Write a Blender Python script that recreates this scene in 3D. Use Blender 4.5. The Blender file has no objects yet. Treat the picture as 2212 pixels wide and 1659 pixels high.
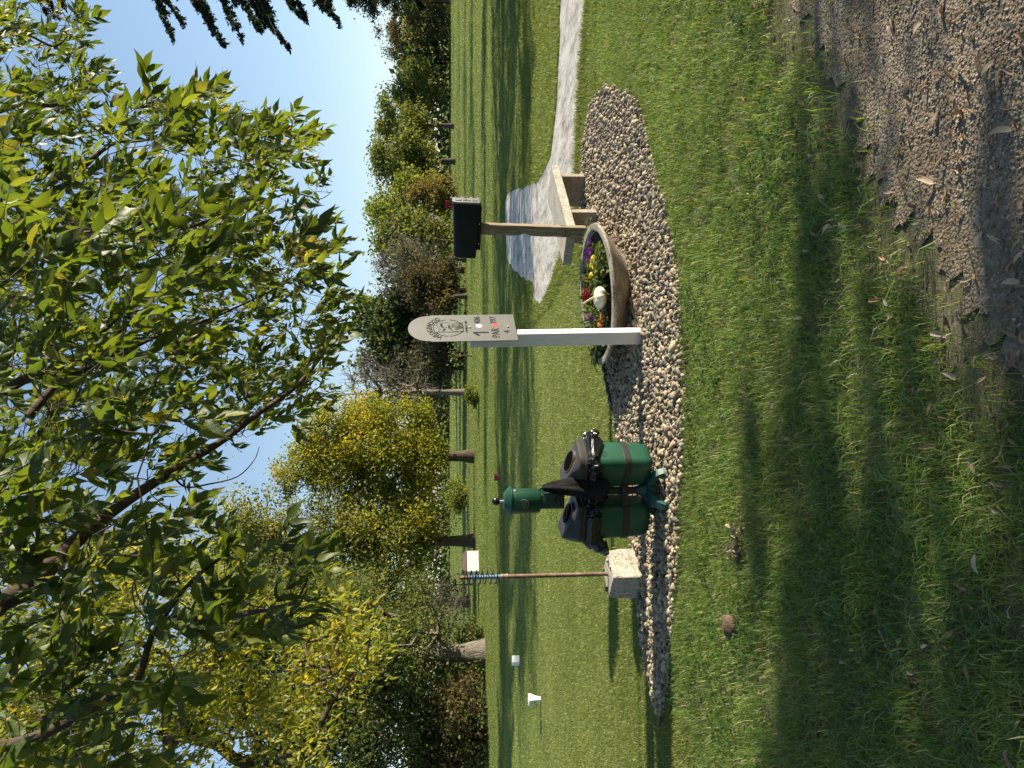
import bpy, bmesh, math, random
import numpy as np
from mathutils import Vector, Matrix

SC = bpy.context.scene
COL = SC.collection
R = math.radians
rnd = random.Random(11)
rng = np.random.default_rng(11)

# ------------------------------------------------------------------ camera, sky, sun, exposure
EYE = 1.55
PITCH = math.atan((512 - 440) / 740.0)
cp, sp = math.cos(PITCH), math.sin(PITCH)
cam_d = bpy.data.cameras.new('camera')
cam_d.sensor_fit = 'HORIZONTAL'
cam_d.sensor_width = 36.0
cam_d.lens = 26.0
cam_d.clip_start = 0.05
cam_d.clip_end = 3000
cam = bpy.data.objects.new('camera', cam_d)
COL.objects.link(cam)
# the photograph is stored turned on its side: image right is down, image up is to the right
cam.matrix_world = Matrix(((0, 1, 0, 0), (-sp, 0, -cp, 0), (-cp, 0, sp, EYE), (0, 0, 0, 1)))
SC.camera = cam

SUN_EL, SUN_AZ = 20.0, 87.0          # azimuth measured from the view direction towards the right
world = bpy.data.worlds.new('World')
SC.world = world
world.use_nodes = True
wn = world.node_tree
wn.nodes.clear()
w_out = wn.nodes.new('ShaderNodeOutputWorld')
w_bg = wn.nodes.new('ShaderNodeBackground')
w_sky = wn.nodes.new('ShaderNodeTexSky')
w_sky.sky_type = 'NISHITA'
w_sky.sun_disc = False
w_sky.sun_elevation = R(SUN_EL)
w_sky.sun_rotation = R(SUN_AZ)
w_sky.air_density = 1.0
w_sky.dust_density = 0.0
w_sky.ozone_density = 4.0
w_bg.inputs['Strength'].default_value = 0.106
w_gm = wn.nodes.new('ShaderNodeGamma')          # a softer contrast over the whole sky, as the phone renders it
w_gm.inputs[1].default_value = 0.62
wn.links.new(w_sky.outputs[0], w_gm.inputs[0])
wn.links.new(w_gm.outputs[0], w_bg.inputs[0])
wn.links.new(w_bg.outputs[0], w_out.inputs[0])
sun_d = bpy.data.lights.new('sun', 'SUN')
sun_d.energy = 3.6
sun_d.angle = R(0.53)
sun_d.color = (1.0, 0.89, 0.71)
sun = bpy.data.objects.new('sun', sun_d)
COL.objects.link(sun)
SUN_DIR = Vector((math.sin(R(SUN_AZ)) * math.cos(R(SUN_EL)), math.cos(R(SUN_AZ)) * math.cos(R(SUN_EL)), math.sin(R(SUN_EL))))
sun.rotation_euler = SUN_DIR.to_track_quat('Z', 'Y').to_euler()
sun.location = SUN_DIR * 60
vs = SC.view_settings
vs.view_transform = 'Standard'
vs.look = 'None'
vs.exposure = 1.75
vs.gamma = 1.0
vs.use_curve_mapping = False
try:
    SC.cycles.max_bounces = 6
    SC.cycles.transparent_max_bounces = 4
    SC.cycles.caustics_reflective = False
    SC.cycles.caustics_refractive = False
except Exception:
    pass

# ------------------------------------------------------------------ photo measurements to places
FPX = 2212 / 1024 * 740.0

def ray(X, Y):
    u, v = 829.5 - Y, X - 1106.0
    return Vector((u, FPX * cp - v * sp, -FPX * sp - v * cp))

def G(X, Y, z=0.0):
    """point at height z under a place measured in the photograph"""
    d = ray(X, Y)
    t = (z - EYE) / d.z
    return Vector((d.x * t, d.y * t, z))

def P(X, Y, depth):
    d = ray(X, Y)
    t = depth / d.y
    return Vector((d.x * t, depth, EYE + d.z * t))

def Pn(X, Y, depth):
    u, v = 829.5 - X * 0 - Y, X - 1106.0
    dy = FPX * cp - v * sp
    t = depth / dy
    return np.stack([u * t, depth + 0 * u, EYE + (-FPX * sp - v * cp) * t], -1)

def project(p):
    """world points (n,3) -> photo measures X, Y and depth"""
    p = np.asarray(p, float)
    q = p - np.array([0, 0, EYE])
    z = q[:, 1] * cp - q[:, 2] * sp
    dn = -q[:, 1] * sp - q[:, 2] * cp
    return 1106 + FPX * dn / z, 829.5 - FPX * q[:, 0] / z, z

def in_poly(x, y, poly):
    x, y = np.asarray(x, float), np.asarray(y, float)
    inside = np.zeros(x.shape, bool)
    n = len(poly)
    for i in range(n):
        x1, y1 = poly[i][0], poly[i][1]
        x2, y2 = poly[(i + 1) % n][0], poly[(i + 1) % n][1]
        if y1 == y2:
            continue
        c = ((y1 > y) != (y2 > y)) & (x < (x2 - x1) * (y - y1) / (y2 - y1) + x1)
        inside ^= c
    return inside

def wob(x, y, s=1.0, seed=0.0):
    """smooth pseudo noise, about -1..1"""
    x, y = np.asarray(x) * s, np.asarray(y) * s
    return (np.sin(x * 1.7 + y * 0.9 + seed) + np.sin(-x * 0.8 + y * 2.1 + seed * 2.3 + 1.3)
            + np.sin(x * 3.1 - y * 1.6 + seed * 0.7 + 2.1) * 0.6 + np.sin(x * 4.3 + y * 3.7 + seed * 1.9) * 0.5) / 3.1

# ------------------------------------------------------------------ object helpers
def tag(o, label=None, cat=None, group=None, kind=None):
    if label: o['label'] = label
    if cat: o['category'] = cat
    if group: o['group'] = group
    if kind: o['kind'] = kind
    return o

def empty(name, loc, rotz=0.0, label=None, cat=None, group=None):
    o = bpy.data.objects.new(name, None)
    o.empty_display_size = 0.1
    COL.objects.link(o)
    o.location = loc
    o.rotation_euler = (0, 0, rotz)
    return tag(o, label, cat, group)

def link(name, me, mat=None, parent=None):
    if mat is not None and not me.materials:
        me.materials.append(mat)
    o = bpy.data.objects.new(name, me)
    COL.objects.link(o)
    if parent is not None:
        o.parent = parent
    return o

def tri_mesh(name, V, F, col=None, smooth=False):
    """V (n,3), F (m,k) arrays, col (n,3) -> mesh"""
    V = np.ascontiguousarray(V, np.float32)
    F = np.ascontiguousarray(F, np.int32)
    me = bpy.data.meshes.new(name)
    me.vertices.add(len(V))
    me.vertices.foreach_set('co', V.ravel())
    k = F.shape[1]
    me.loops.add(F.size)
    me.loops.foreach_set('vertex_index', F.ravel())
    me.polygons.add(len(F))
    me.polygons.foreach_set('loop_start', np.arange(0, F.size, k, dtype=np.int32))
    if smooth:
        me.polygons.foreach_set('use_smooth', np.ones(len(F), bool))
    if col is not None:
        a = me.attributes.new('col', 'FLOAT_COLOR', 'POINT')
        c = np.ones((len(V), 4), np.float32)
        c[:, :3] = col
        a.data.foreach_set('color', c.ravel())
    me.update(calc_edges=True)
    me.validate()
    return me

def batch(tv, tf, pos, mats, colors=None):
    """copies of template tv,tf at pos (n,3) with matrices mats (n,3,3) -> V, F, C"""
    n, k = len(pos), len(tv)
    V = np.einsum('nij,kj->nki', mats, tv) + pos[:, None, :]
    F = tf[None] + (np.arange(n) * k)[:, None, None]
    C = np.repeat(colors, k, axis=0) if colors is not None else None
    return V.reshape(-1, 3), F.reshape(-1, tf.shape[1]), C

def frames(axis, ref):
    """matrices with y along axis and z near ref"""
    a = axis / np.linalg.norm(axis, axis=1, keepdims=True)
    s = np.cross(a, ref)
    s /= np.linalg.norm(s, axis=1, keepdims=True) + 1e-9
    n = np.cross(s, a)
    return np.stack([s, a, n], -1)

class MB:
    """collects shapes into one mesh"""
    def __init__(self):
        self.v, self.f = [], []
    def add(self, verts, faces):
        b = len(self.v)
        self.v += [tuple(x) for x in verts]
        self.f += [tuple(b + i for i in f) for f in faces]
        return self
    def box(self, x0, x1, y0, y1, z0, z1, M=None):
        vs_ = [Vector((x, y, z)) for z in (z0, z1) for x, y in ((x0, y0), (x1, y0), (x1, y1), (x0, y1))]
        if M is not None: vs_ = [M @ v for v in vs_]
        return self.add(vs_, [(3, 2, 1, 0), (4, 5, 6, 7), (0, 1, 5, 4), (1, 2, 6, 5), (2, 3, 7, 6), (3, 0, 4, 7)])
    def tube(self, pts, rads, n=8, cap=True):
        pts = [Vector(p) for p in pts]
        if not hasattr(rads, '__len__'): rads = [rads] * len(pts)
        rings, prev = [], None
        for i, p in enumerate(pts):
            d = (pts[min(i + 1, len(pts) - 1)] - pts[max(i - 1, 0)])
            if d.length < 1e-9: d = Vector((0, 0, 1))
            d.normalize()
            if prev is None:
                a = d.cross(Vector((0.13, 0.27, 1)) if abs(d.z) < .9 else Vector((1, 0.2, 0)))
            else:
                a = prev - d * prev.dot(d)
            a.normalize()
            prev = a
            b = d.cross(a)
            rings.append([p + (a * math.cos(2 * math.pi * k / n) + b * math.sin(2 * math.pi * k / n)) * rads[i] for k in range(n)])
        vs_ = [v for r_ in rings for v in r_]
        fs = []
        for i in range(len(pts) - 1):
            for k in range(n):
                fs.append((i * n + k, i * n + (k + 1) % n, (i + 1) * n + (k + 1) % n, (i + 1) * n + k))
        if cap:
            fs.append(tuple(reversed(range(n))))
            fs.append(tuple((len(pts) - 1) * n + k for k in range(n)))
        return self.add(vs_, fs)
    def lathe(self, prof, n=32, M=None, cap=True):
        vs_ = [Vector((r_ * math.cos(2 * math.pi * k / n), r_ * math.sin(2 * math.pi * k / n), z)) for r_, z in prof for k in range(n)]
        if M is not None: vs_ = [M @ v for v in vs_]
        fs = []
        for i in range(len(prof) - 1):
            for k in range(n):
                fs.append((i * n + k, i * n + (k + 1) % n, (i + 1) * n + (k + 1) % n, (i + 1) * n + k))
        if cap:
            fs.append(tuple(reversed(range(n))))
            fs.append(tuple((len(prof) - 1) * n + k for k in range(n)))
        return self.add(vs_, fs)
    def loft(self, rings, cap=True):
        n = len(rings[0])
        vs_ = [v for r_ in rings for v in r_]
        fs = []
        for i in range(len(rings) - 1):
            for k in range(n):
                fs.append((i * n + k, i * n + (k + 1) % n, (i + 1) * n + (k + 1) % n, (i + 1) * n + k))
        if cap:
            fs.append(tuple(reversed(range(n))))
            fs.append(tuple((len(rings) - 1) * n + k for k in range(n)))
        return self.add(vs_, fs)
    def build(self, name, mat, parent=None, smooth=False, bevel=0.0, seg=2, angle=35):
        me = bpy.data.meshes.new(name)
        me.from_pydata(self.v, [], self.f)
        bm = bmesh.new(); bm.from_mesh(me)
        bmesh.ops.recalc_face_normals(bm, faces=bm.faces)
        bm.to_mesh(me); bm.free()
        if smooth:
            me.polygons.foreach_set('use_smooth', np.ones(len(me.polygons), bool))
            try: me.set_sharp_from_angle(angle=R(angle))
            except Exception: pass
        o = link(name, me, mat, parent)
        if bevel > 0:
            m = o.modifiers.new('bevel', 'BEVEL')
            m.width = bevel; m.segments = seg; m.limit_method = 'ANGLE'; m.angle_limit = R(30)
        return o

def rrect(w, d, r_, z, n=5, cx=0, cy=0):
    """rounded rectangle ring"""
    pts = []
    for qx, qy, a0 in ((1, 1, 0), (-1, 1, 90), (-1, -1, 180), (1, -1, 270)):
        for i in range(n):
            a = R(a0 + 90 * i / (n - 1))
            pts.append(Vector((cx + qx * (w / 2 - r_) + r_ * math.cos(a), cy + qy * (d / 2 - r_) + r_ * math.sin(a), z)))
    return pts

# ------------------------------------------------------------------ materials
def new_mat(name):
    m = bpy.data.materials.new(name)
    m.use_nodes = True
    nt = m.node_tree
    return m, nt, nt.nodes['Principled BSDF'], nt.nodes['Material Output']

def node(nt, kind, **kw):
    n = nt.nodes.new(kind)
    for k, v in kw.items():
        setattr(n, k, v)
    return n

def noise(nt, scale, detail=4, rough=0.6, coord=None, vec_scale=None):
    n = node(nt, 'ShaderNodeTexNoise')
    n.inputs['Scale'].default_value = scale
    n.inputs['Detail'].default_value = detail
    n.inputs['Roughness'].default_value = rough
    if coord is not None:
        src = coord
        if vec_scale is not None:
            mp = node(nt, 'ShaderNodeMapping')
            mp.inputs['Scale'].default_value = vec_scale
            nt.links.new(src, mp.inputs['Vector'])
            src = mp.outputs[0]
        nt.links.new(src, n.inputs['Vector'])
    return n

def ramp(nt, fac, stops):
    r_ = node(nt, 'ShaderNodeValToRGB')
    el = r_.color_ramp.elements
    while len(el) < len(stops):
        el.new(0.5)
    for e, (p, c) in zip(el, stops):
        e.position = p
        e.color = (*c, 1)
    nt.links.new(fac, r_.inputs[0])
    return r_

def coords(nt, which='Object'):
    return node(nt, 'ShaderNodeTexCoord').outputs[which]

def bump(nt, height, bsdf, strength=0.4, dist=0.02):
    b = node(nt, 'ShaderNodeBump')
    b.inputs['Strength'].default_value = strength
    b.inputs['Distance'].default_value = dist
    nt.links.new(height, b.inputs['Height'])
    nt.links.new(b.outputs[0], bsdf.inputs['Normal'])
    return b

def mat_noise(name, stops, scale=6, rough=0.6, spec=0.4, metal=0.0, bump_s=0.0, bump_scale=None, bump_d=0.01, detail=6, vec_scale=None, world_co=False):
    m, nt, b, out = new_mat(name)
    co = node(nt, 'ShaderNodeNewGeometry').outputs['Position'] if world_co else coords(nt)
    n = noise(nt, scale, detail, 0.65, co, vec_scale)
    r_ = ramp(nt, n.outputs[0], stops)
    nt.links.new(r_.outputs[0], b.inputs['Base Color'])
    b.inputs['Roughness'].default_value = rough
    b.inputs['Metallic'].default_value = metal
    b.inputs['Specular IOR Level'].default_value = spec
    if bump_s > 0:
        n2 = noise(nt, bump_scale or scale * 4, 6, 0.6, co, vec_scale)
        bump(nt, n2.outputs[0], b, bump_s, bump_d)
    return m

def mat_attr(name, rough=0.55, spec=0.3, translucent=0.0, tint=(1, 1, 1), var_scale=None, tr_tint=(1.25, 1.2, 0.55)):
    m, nt, b, out = new_mat(name)
    a = node(nt, 'ShaderNodeAttribute', attribute_name='col')
    colr = a.outputs['Color']
    if var_scale:
        n = noise(nt, var_scale, 3, 0.5, coords(nt))
        mx = node(nt, 'ShaderNodeMix', data_type='RGBA', blend_type='MULTIPLY')
        mx.inputs[0].default_value = 1.0
        r_ = ramp(nt, n.outputs[0], [(0.3, (0.55, 0.55, 0.55)), (0.7, (1.25, 1.25, 1.25))])
        nt.links.new(colr, mx.inputs[6]); nt.links.new(r_.outputs[0], mx.inputs[7])
        colr = mx.outputs[2]
    nt.links.new(colr, b.inputs['Base Color'])
    b.inputs['Roughness'].default_value = rough
    b.inputs['Specular IOR Level'].default_value = spec
    if translucent > 0:
        t = node(nt, 'ShaderNodeBsdfTranslucent')
        mt = node(nt, 'ShaderNodeMix', data_type='RGBA', blend_type='MULTIPLY')
        mt.inputs[0].default_value = 1.0
        mt.inputs[7].default_value = (*tr_tint, 1)
        nt.links.new(colr, mt.inputs[6]); nt.links.new(mt.outputs[2], t.inputs[0])
        ms = node(nt, 'ShaderNodeMixShader')
        ms.inputs[0].default_value = translucent
        nt.links.new(b.outputs[0], ms.inputs[1]); nt.links.new(t.outputs[0], ms.inputs[2])
        nt.links.new(ms.outputs[0], out.inputs['Surface'])
    return m

M = {}
M['leaf'] = mat_attr('leaf', 0.45, 0.35, 0.5, tr_tint=(1.9, 1.75, 0.6))
M['far_leaf'] = mat_attr('far_leaf', 0.6, 0.25, 0.42, tr_tint=(1.7, 1.6, 0.6))
M['grass'] = mat_attr('grass', 0.5, 0.3, 0.4, tr_tint=(1.5, 1.4, 0.6))
M['dry'] = mat_attr('dry_leaf', 0.75, 0.2, 0.18, var_scale=40, tr_tint=(1.1, 1.0, 0.8))
M['stone'] = mat_attr('stone', 0.7, 0.3, 0.0, var_scale=60)
M['petal'] = mat_attr('petal', 0.5, 0.3, 0.3, tr_tint=(1.1, 1.0, 1.0))
M['bark'] = mat_noise('bark', [(0.3, (0.035, 0.026, 0.02)), (0.55, (0.085, 0.066, 0.05)), (0.75, (0.16, 0.135, 0.11))], 14, 0.9, 0.1, bump_s=0.8, bump_scale=30, bump_d=0.02, vec_scale=(1, 1, 0.35))
M['pale_bark'] = mat_noise('pale_bark', [(0.3, (0.06, 0.05, 0.04)), (0.5, (0.14, 0.12, 0.1)), (0.75, (0.26, 0.23, 0.19))], 9, 0.9, 0.1, bump_s=0.9, bump_scale=22, bump_d=0.04, vec_scale=(1, 1, 0.3))
M['twig'] = mat_noise('twig', [(0.3, (0.04, 0.03, 0.024)), (0.7, (0.11, 0.09, 0.07))], 20, 0.9, 0.1)
M['grey_twig'] = mat_noise('grey_twig', [(0.3, (0.09, 0.078, 0.066)), (0.7, (0.21, 0.185, 0.16))], 20, 0.9, 0.1)
M['steel'] = mat_noise('steel', [(0.3, (0.088, 0.088, 0.084)), (0.7, (0.11, 0.11, 0.105))], 8, 0.5, 0.4, bump_s=0.05, bump_scale=120)
M['vinyl'] = mat_noise('vinyl', [(0.3, (0.78, 0.78, 0.76)), (0.7, (0.84, 0.84, 0.82))], 5, 0.35, 0.5)
M['cutout'] = mat_noise('cutout', [(0.3, (0.02, 0.02, 0.018)), (0.7, (0.035, 0.034, 0.03))], 20, 0.8, 0.1)
M['white_dot'] = mat_noise('white_dot', [(0.3, (0.82, 0.82, 0.8)), (0.7, (0.86, 0.86, 0.84))], 20, 0.4)
M['red_dot'] = mat_noise('red_dot', [(0.3, (0.62, 0.04, 0.03)), (0.7, (0.68, 0.06, 0.045))], 20, 0.4)
M['bolt'] = mat_noise('bolt', [(0.3, (0.6, 0.6, 0.58)), (0.7, (0.72, 0.72, 0.7))], 40, 0.3, 0.5, 0.8)
M['green_plastic'] = mat_noise('green_plastic', [(0.3, (0.008, 0.058, 0.033)), (0.7, (0.015, 0.085, 0.05))], 7, 0.42, 0.45, bump_s=0.12, bump_scale=160, bump_d=0.003)
M['green_metal'] = mat_noise('green_metal', [(0.3, (0.004, 0.036, 0.022)), (0.64, (0.008, 0.055, 0.034)), (0.76, (0.05, 0.15, 0.115))], 9, 0.35, 0.5, bump_s=0.05, bump_scale=60)
M['green_cast'] = mat_noise('green_cast', [(0.3, (0.006, 0.04, 0.034)), (0.6, (0.018, 0.085, 0.078)), (0.8, (0.12, 0.22, 0.2))], 12, 0.5, 0.4, bump_s=0.2, bump_scale=50)
M['black_plastic'] = mat_noise('black_plastic', [(0.3, (0.018, 0.017, 0.016)), (0.7, (0.034, 0.032, 0.03))], 10, 0.45, 0.4, bump_s=0.1, bump_scale=140, bump_d=0.003)
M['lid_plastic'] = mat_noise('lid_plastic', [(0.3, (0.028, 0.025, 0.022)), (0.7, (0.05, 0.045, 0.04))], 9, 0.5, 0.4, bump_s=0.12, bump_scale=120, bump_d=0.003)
M['bag'] = mat_noise('bag', [(0.3, (0.006, 0.006, 0.007)), (0.7, (0.012, 0.012, 0.013))], 10, 0.16, 0.6, bump_s=0.5, bump_scale=22, bump_d=0.02)
M['black_gloss'] = mat_noise('black_gloss', [(0.3, (0.01, 0.01, 0.011)), (0.7, (0.016, 0.016, 0.018))], 10, 0.22, 0.5)
M['black_paint'] = mat_noise('black_paint', [(0.3, (0.006, 0.006, 0.0065)), (0.7, (0.010, 0.010, 0.0105))], 12, 0.5, 0.2, bump_s=0.03, bump_scale=90)
M['grey_door'] = mat_noise('grey_door', [(0.3, (0.13, 0.13, 0.125)), (0.7, (0.18, 0.18, 0.172))], 12, 0.5, 0.4)
M['towel'] = mat_noise('towel', [(0.3, (0.008, 0.008, 0.009)), (0.7, (0.03, 0.028, 0.03))], 12, 0.95, 0.05, bump_s=0.4, bump_scale=180, bump_d=0.004)
M['painted_hole_dark'] = mat_noise('painted_hole_dark', [(0.3, (0.003, 0.003, 0.003)), (0.7, (0.005, 0.005, 0.005))], 20, 1.0, 0.0)
M['pale_mark'] = mat_noise('pale_mark', [(0.3, (0.22, 0.24, 0.21)), (0.7, (0.3, 0.32, 0.28))], 30, 0.6)
M['red_flag'] = mat_noise('red_flag', [(0.3, (0.4, 0.012, 0.03)), (0.7, (0.48, 0.02, 0.04))], 20, 0.4)
M['wood_post'] = mat_noise('wood_post', [(0.25, (0.09, 0.065, 0.04)), (0.5, (0.21, 0.165, 0.11)), (0.75, (0.4, 0.34, 0.25))], 5, 0.85, 0.15, bump_s=0.5, bump_scale=14, bump_d=0.008, vec_scale=(14, 14, 0.9))
M['knot'] = mat_noise('knot', [(0.3, (0.07, 0.05, 0.035)), (0.6, (0.2, 0.17, 0.12))], 40, 0.9, 0.1, bump_s=0.5, bump_scale=80)
M['rust_pipe'] = mat_noise('rust_pipe', [(0.3, (0.11, 0.07, 0.045)), (0.55, (0.2, 0.14, 0.095)), (0.75, (0.3, 0.24, 0.18))], 18, 0.75, 0.3, 0.2, bump_s=0.3, bump_scale=90, bump_d=0.003)
M['brass_collar'] = mat_noise('brass_collar', [(0.3, (0.18, 0.13, 0.08)), (0.7, (0.33, 0.27, 0.18))], 22, 0.6, 0.4, 0.3)
M['blue_paint'] = mat_noise('blue_paint', [(0.3, (0.07, 0.17, 0.36)), (0.6, (0.16, 0.28, 0.42)), (0.8, (0.38, 0.42, 0.42))], 16, 0.6, 0.3, bump_s=0.2, bump_scale=60)
M['spring_wire'] = mat_noise('spring_wire', [(0.3, (0.03, 0.027, 0.024)), (0.7, (0.11, 0.095, 0.08))], 30, 0.5, 0.4, 0.5)
M['pumpkin'] = mat_noise('pumpkin', [(0.3, (0.6, 0.56, 0.42)), (0.7, (0.72, 0.69, 0.55))], 8, 0.45, 0.4, bump_s=0.1, bump_scale=30)
M['pumpkin_stem'] = mat_noise('pumpkin_stem', [(0.3, (0.3, 0.27, 0.15)), (0.7, (0.45, 0.4, 0.26))], 30, 0.8)
M['soil'] = mat_noise('soil', [(0.3, (0.022, 0.016, 0.011)), (0.7, (0.06, 0.045, 0.03))], 30, 0.95, 0.1, bump_s=0.8, bump_scale=60, bump_d=0.03)
M['marker_white'] = mat_noise('marker_white', [(0.3, (0.76, 0.76, 0.76)), (0.7, (0.84, 0.84, 0.84))], 14, 0.4)
M['marker_red'] = mat_noise('marker_red', [(0.3, (0.3, 0.01, 0.025)), (0.7, (0.36, 0.018, 0.035))], 14, 0.45)
M['shed_wall'] = mat_noise('shed_wall', [(0.3, (0.66, 0.64, 0.55)), (0.7, (0.74, 0.72, 0.62))], 6, 0.6)
M['shed_roof'] = mat_noise('shed_roof', [(0.3, (0.085, 0.06, 0.05)), (0.7, (0.14, 0.1, 0.085))], 10, 0.8, 0.2)
M['fabric'] = mat_noise('edging_fabric', [(0.3, (0.014, 0.015, 0.018)), (0.7, (0.05, 0.053, 0.06))], 16, 0.45, 0.4, bump_s=0.5, bump_scale=24, bump_d=0.02)

def mat_concrete(name, a, b_, c, moss, speck=0.0, scale=5):
    m, nt, b, out = new_mat(name)
    co = coords(nt)
    n1 = noise(nt, scale, 8, 0.7, co)
    r1 = ramp(nt, n1.outputs[0], [(0.32, a), (0.5, b_), (0.7, c)])
    n2 = noise(nt, scale * 1.6, 6, 0.75, co)
    r2 = ramp(nt, n2.outputs[0], [(0.5, (0, 0, 0)), (0.68, (1, 1, 1))])
    mx = node(nt, 'ShaderNodeMix', data_type='RGBA')
    nt.links.new(r2.outputs[0], mx.inputs[0]); nt.links.new(r1.outputs[0], mx.inputs[6]); mx.inputs[7].default_value = (*moss, 1)
    last = mx.outputs[2]
    if speck > 0:
        n3 = noise(nt, 60, 5, 0.8, co)
        r3 = ramp(nt, n3.outputs[0], [(0.56 - speck * .06, (1, 1, 1)), (0.62, (0.3, 0.27, 0.23))])
        m3 = node(nt, 'ShaderNodeMix', data_type='RGBA', blend_type='MULTIPLY')
        m3.inputs[0].default_value = 1
        nt.links.new(last, m3.inputs[6]); nt.links.new(r3.outputs[0], m3.inputs[7])
        last = m3.outputs[2]
    nt.links.new(last, b.inputs['Base Color'])
    b.inputs['Roughness'].default_value = 0.9
    b.inputs['Specular IOR Level'].default_value = 0.15
    n4 = noise(nt, 70, 8, 0.75, co)
    bump(nt, n4.outputs[0], b, 0.7, 0.012)
    return m
M['planter'] = mat_concrete('planter_concrete', (0.15, 0.122, 0.1), (0.33, 0.295, 0.245), (0.5, 0.46, 0.385), (0.43, 0.4, 0.31), 0.8, 5)
M['bench'] = mat_concrete('bench_concrete', (0.28, 0.26, 0.22), (0.4, 0.375, 0.325), (0.5, 0.475, 0.42), (0.33, 0.315, 0.23), 0.8, 6)
M['bench_leg'] = mat_concrete('bench_leg_concrete', (0.26, 0.215, 0.17), (0.35, 0.295, 0.24), (0.43, 0.375, 0.31), (0.3, 0.24, 0.185), 0.4, 5)
M['block'] = mat_concrete('block_concrete', (0.36, 0.32, 0.26), (0.5, 0.46, 0.39), (0.58, 0.545, 0.47), (0.36, 0.32, 0.25), 1.3, 5)

def mat_lawn(name, c1, c2, c3, stripe=0.0, fine=60, bs=0.6):
    m, nt, b, out = new_mat(name)
    pos = node(nt, 'ShaderNodeNewGeometry').outputs['Position']
    n1 = noise(nt, 0.35, 5, 0.6, pos)
    n2 = noise(nt, fine, 4, 0.75, pos)
    n4 = noise(nt, 3.0, 5, 0.7, pos, (0.35, 1.0, 1.0))
    ad = node(nt, 'ShaderNodeMath', operation='MULTIPLY_ADD'); ad.inputs[1].default_value = 0.35; ad.inputs[2].default_value = 0.0
    nt.links.new(n2.outputs[0], ad.inputs[0])
    a2 = node(nt, 'ShaderNodeMath', operation='MULTIPLY_ADD'); a2.inputs[1].default_value = 0.35
    nt.links.new(n1.outputs[0], a2.inputs[0]); nt.links.new(ad.outputs[0], a2.inputs[2])
    a3 = node(nt, 'ShaderNodeMath', operation='MULTIPLY_ADD'); a3.inputs[1].default_value = 0.35
    nt.links.new(n4.outputs[0], a3.inputs[0]); nt.links.new(a2.outputs[0], a3.inputs[2])
    r1 = ramp(nt, a3.outputs[0], [(0.4, c1), (0.52, c2), (0.64, c3)])
    nt.links.new(r1.outputs[0], b.inputs['Base Color'])
    b.inputs['Roughness'].default_value = 0.9
    b.inputs['Specular IOR Level'].default_value = 0.08
    n3 = noise(nt, fine * 0.6, 5, 0.8, pos)
    bump(nt, n3.outputs[0], b, bs, 0.05)
    return m
M['fairway'] = mat_lawn('fairway_turf', (0.075, 0.11, 0.026), (0.11, 0.15, 0.036), (0.15, 0.185, 0.05), fine=9)
M['tee'] = mat_lawn('tee_turf', (0.08, 0.115, 0.025), (0.14, 0.18, 0.045), (0.21, 0.235, 0.08), fine=45)
M['rough_base'] = mat_lawn('lawn_thatch', (0.062, 0.06, 0.03), (0.115, 0.105, 0.06), (0.185, 0.16, 0.112), fine=50)
M['bed_base'] = mat_noise('bed_soil', [(0.3, (0.05, 0.04, 0.03)), (0.7, (0.12, 0.1, 0.08))], 20, 0.95, 0.1, bump_s=0.8, bump_scale=60, bump_d=0.03, world_co=True)

def mat_road():
    m, nt, b, out = new_mat('road_gravel')
    pos = node(nt, 'ShaderNodeNewGeometry').outputs['Position']
    v = node(nt, 'ShaderNodeTexVoronoi'); v.inputs['Scale'].default_value = 95
    nt.links.new(pos, v.inputs['Vector'])
    n = noise(nt, 2.2, 6, 0.7, pos)
    r1 = ramp(nt, n.outputs[0], [(0.35, (0.11, 0.086, 0.06)), (0.5, (0.21, 0.172, 0.128)), (0.68, (0.285, 0.24, 0.185))])
    mx = node(nt, 'ShaderNodeMix', data_type='RGBA', blend_type='MULTIPLY'); mx.inputs[0].default_value = 0.8
    r2 = ramp(nt, v.outputs['Color'], [(0.0, (0.55, 0.53, 0.5)), (1.0, (1.4, 1.38, 1.34))])
    nt.links.new(r1.outputs[0], mx.inputs[6]); nt.links.new(r2.outputs[0], mx.inputs[7])
    nt.links.new(mx.outputs[2], b.inputs['Base Color'])
    b.inputs['Roughness'].default_value = 0.95
    b.inputs['Specular IOR Level'].default_value = 0.1
    inv = node(nt, 'ShaderNodeMath', operation='SUBTRACT'); inv.inputs[0].default_value = 0.6
    nt.links.new(v.outputs['Distance'], inv.inputs[1])
    n5 = noise(nt, 160, 5, 0.7, pos)
    ad = node(nt, 'ShaderNodeMath', operation='MULTIPLY_ADD'); ad.inputs[1].default_value = 0.5
    nt.links.new(n5.outputs[0], ad.inputs[0]); nt.links.new(inv.outputs[0], ad.inputs[2])
    bump(nt, ad.outputs[0], b, 0.9, 0.012)
    return m
M['road'] = mat_road()

def mat_path():
    m, nt, b, out = new_mat('path_limestone')
    pos = node(nt, 'ShaderNodeNewGeometry').outputs['Position']
    n = noise(nt, 1.0, 7, 0.75, pos, (5.0, 1.6, 1))
    n2 = noise(nt, 18, 5, 0.8, pos, (1, 0.6, 1))
    ad = node(nt, 'ShaderNodeMath', operation='MULTIPLY_ADD'); ad.inputs[1].default_value = 0.5
    nt.links.new(n2.outputs[0], ad.inputs[0]); nt.links.new(n.outputs[0], ad.inputs[2])
    r1 = ramp(nt, ad.outputs[0], [(0.58, (0.2, 0.18, 0.15)), (0.7, (0.38, 0.355, 0.32)), (0.84, (0.55, 0.53, 0.49))])
    nt.links.new(r1.outputs[0], b.inputs['Base Color'])
    b.inputs['Roughness'].default_value = 0.95
    b.inputs['Specular IOR Level'].default_value = 0.1
    n3 = noise(nt, 30, 6, 0.8, pos, (1, 0.4, 1))
    bump(nt, n3.outputs[0], b, 0.8, 0.03)
    return m
M['path'] = mat_path()

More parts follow.
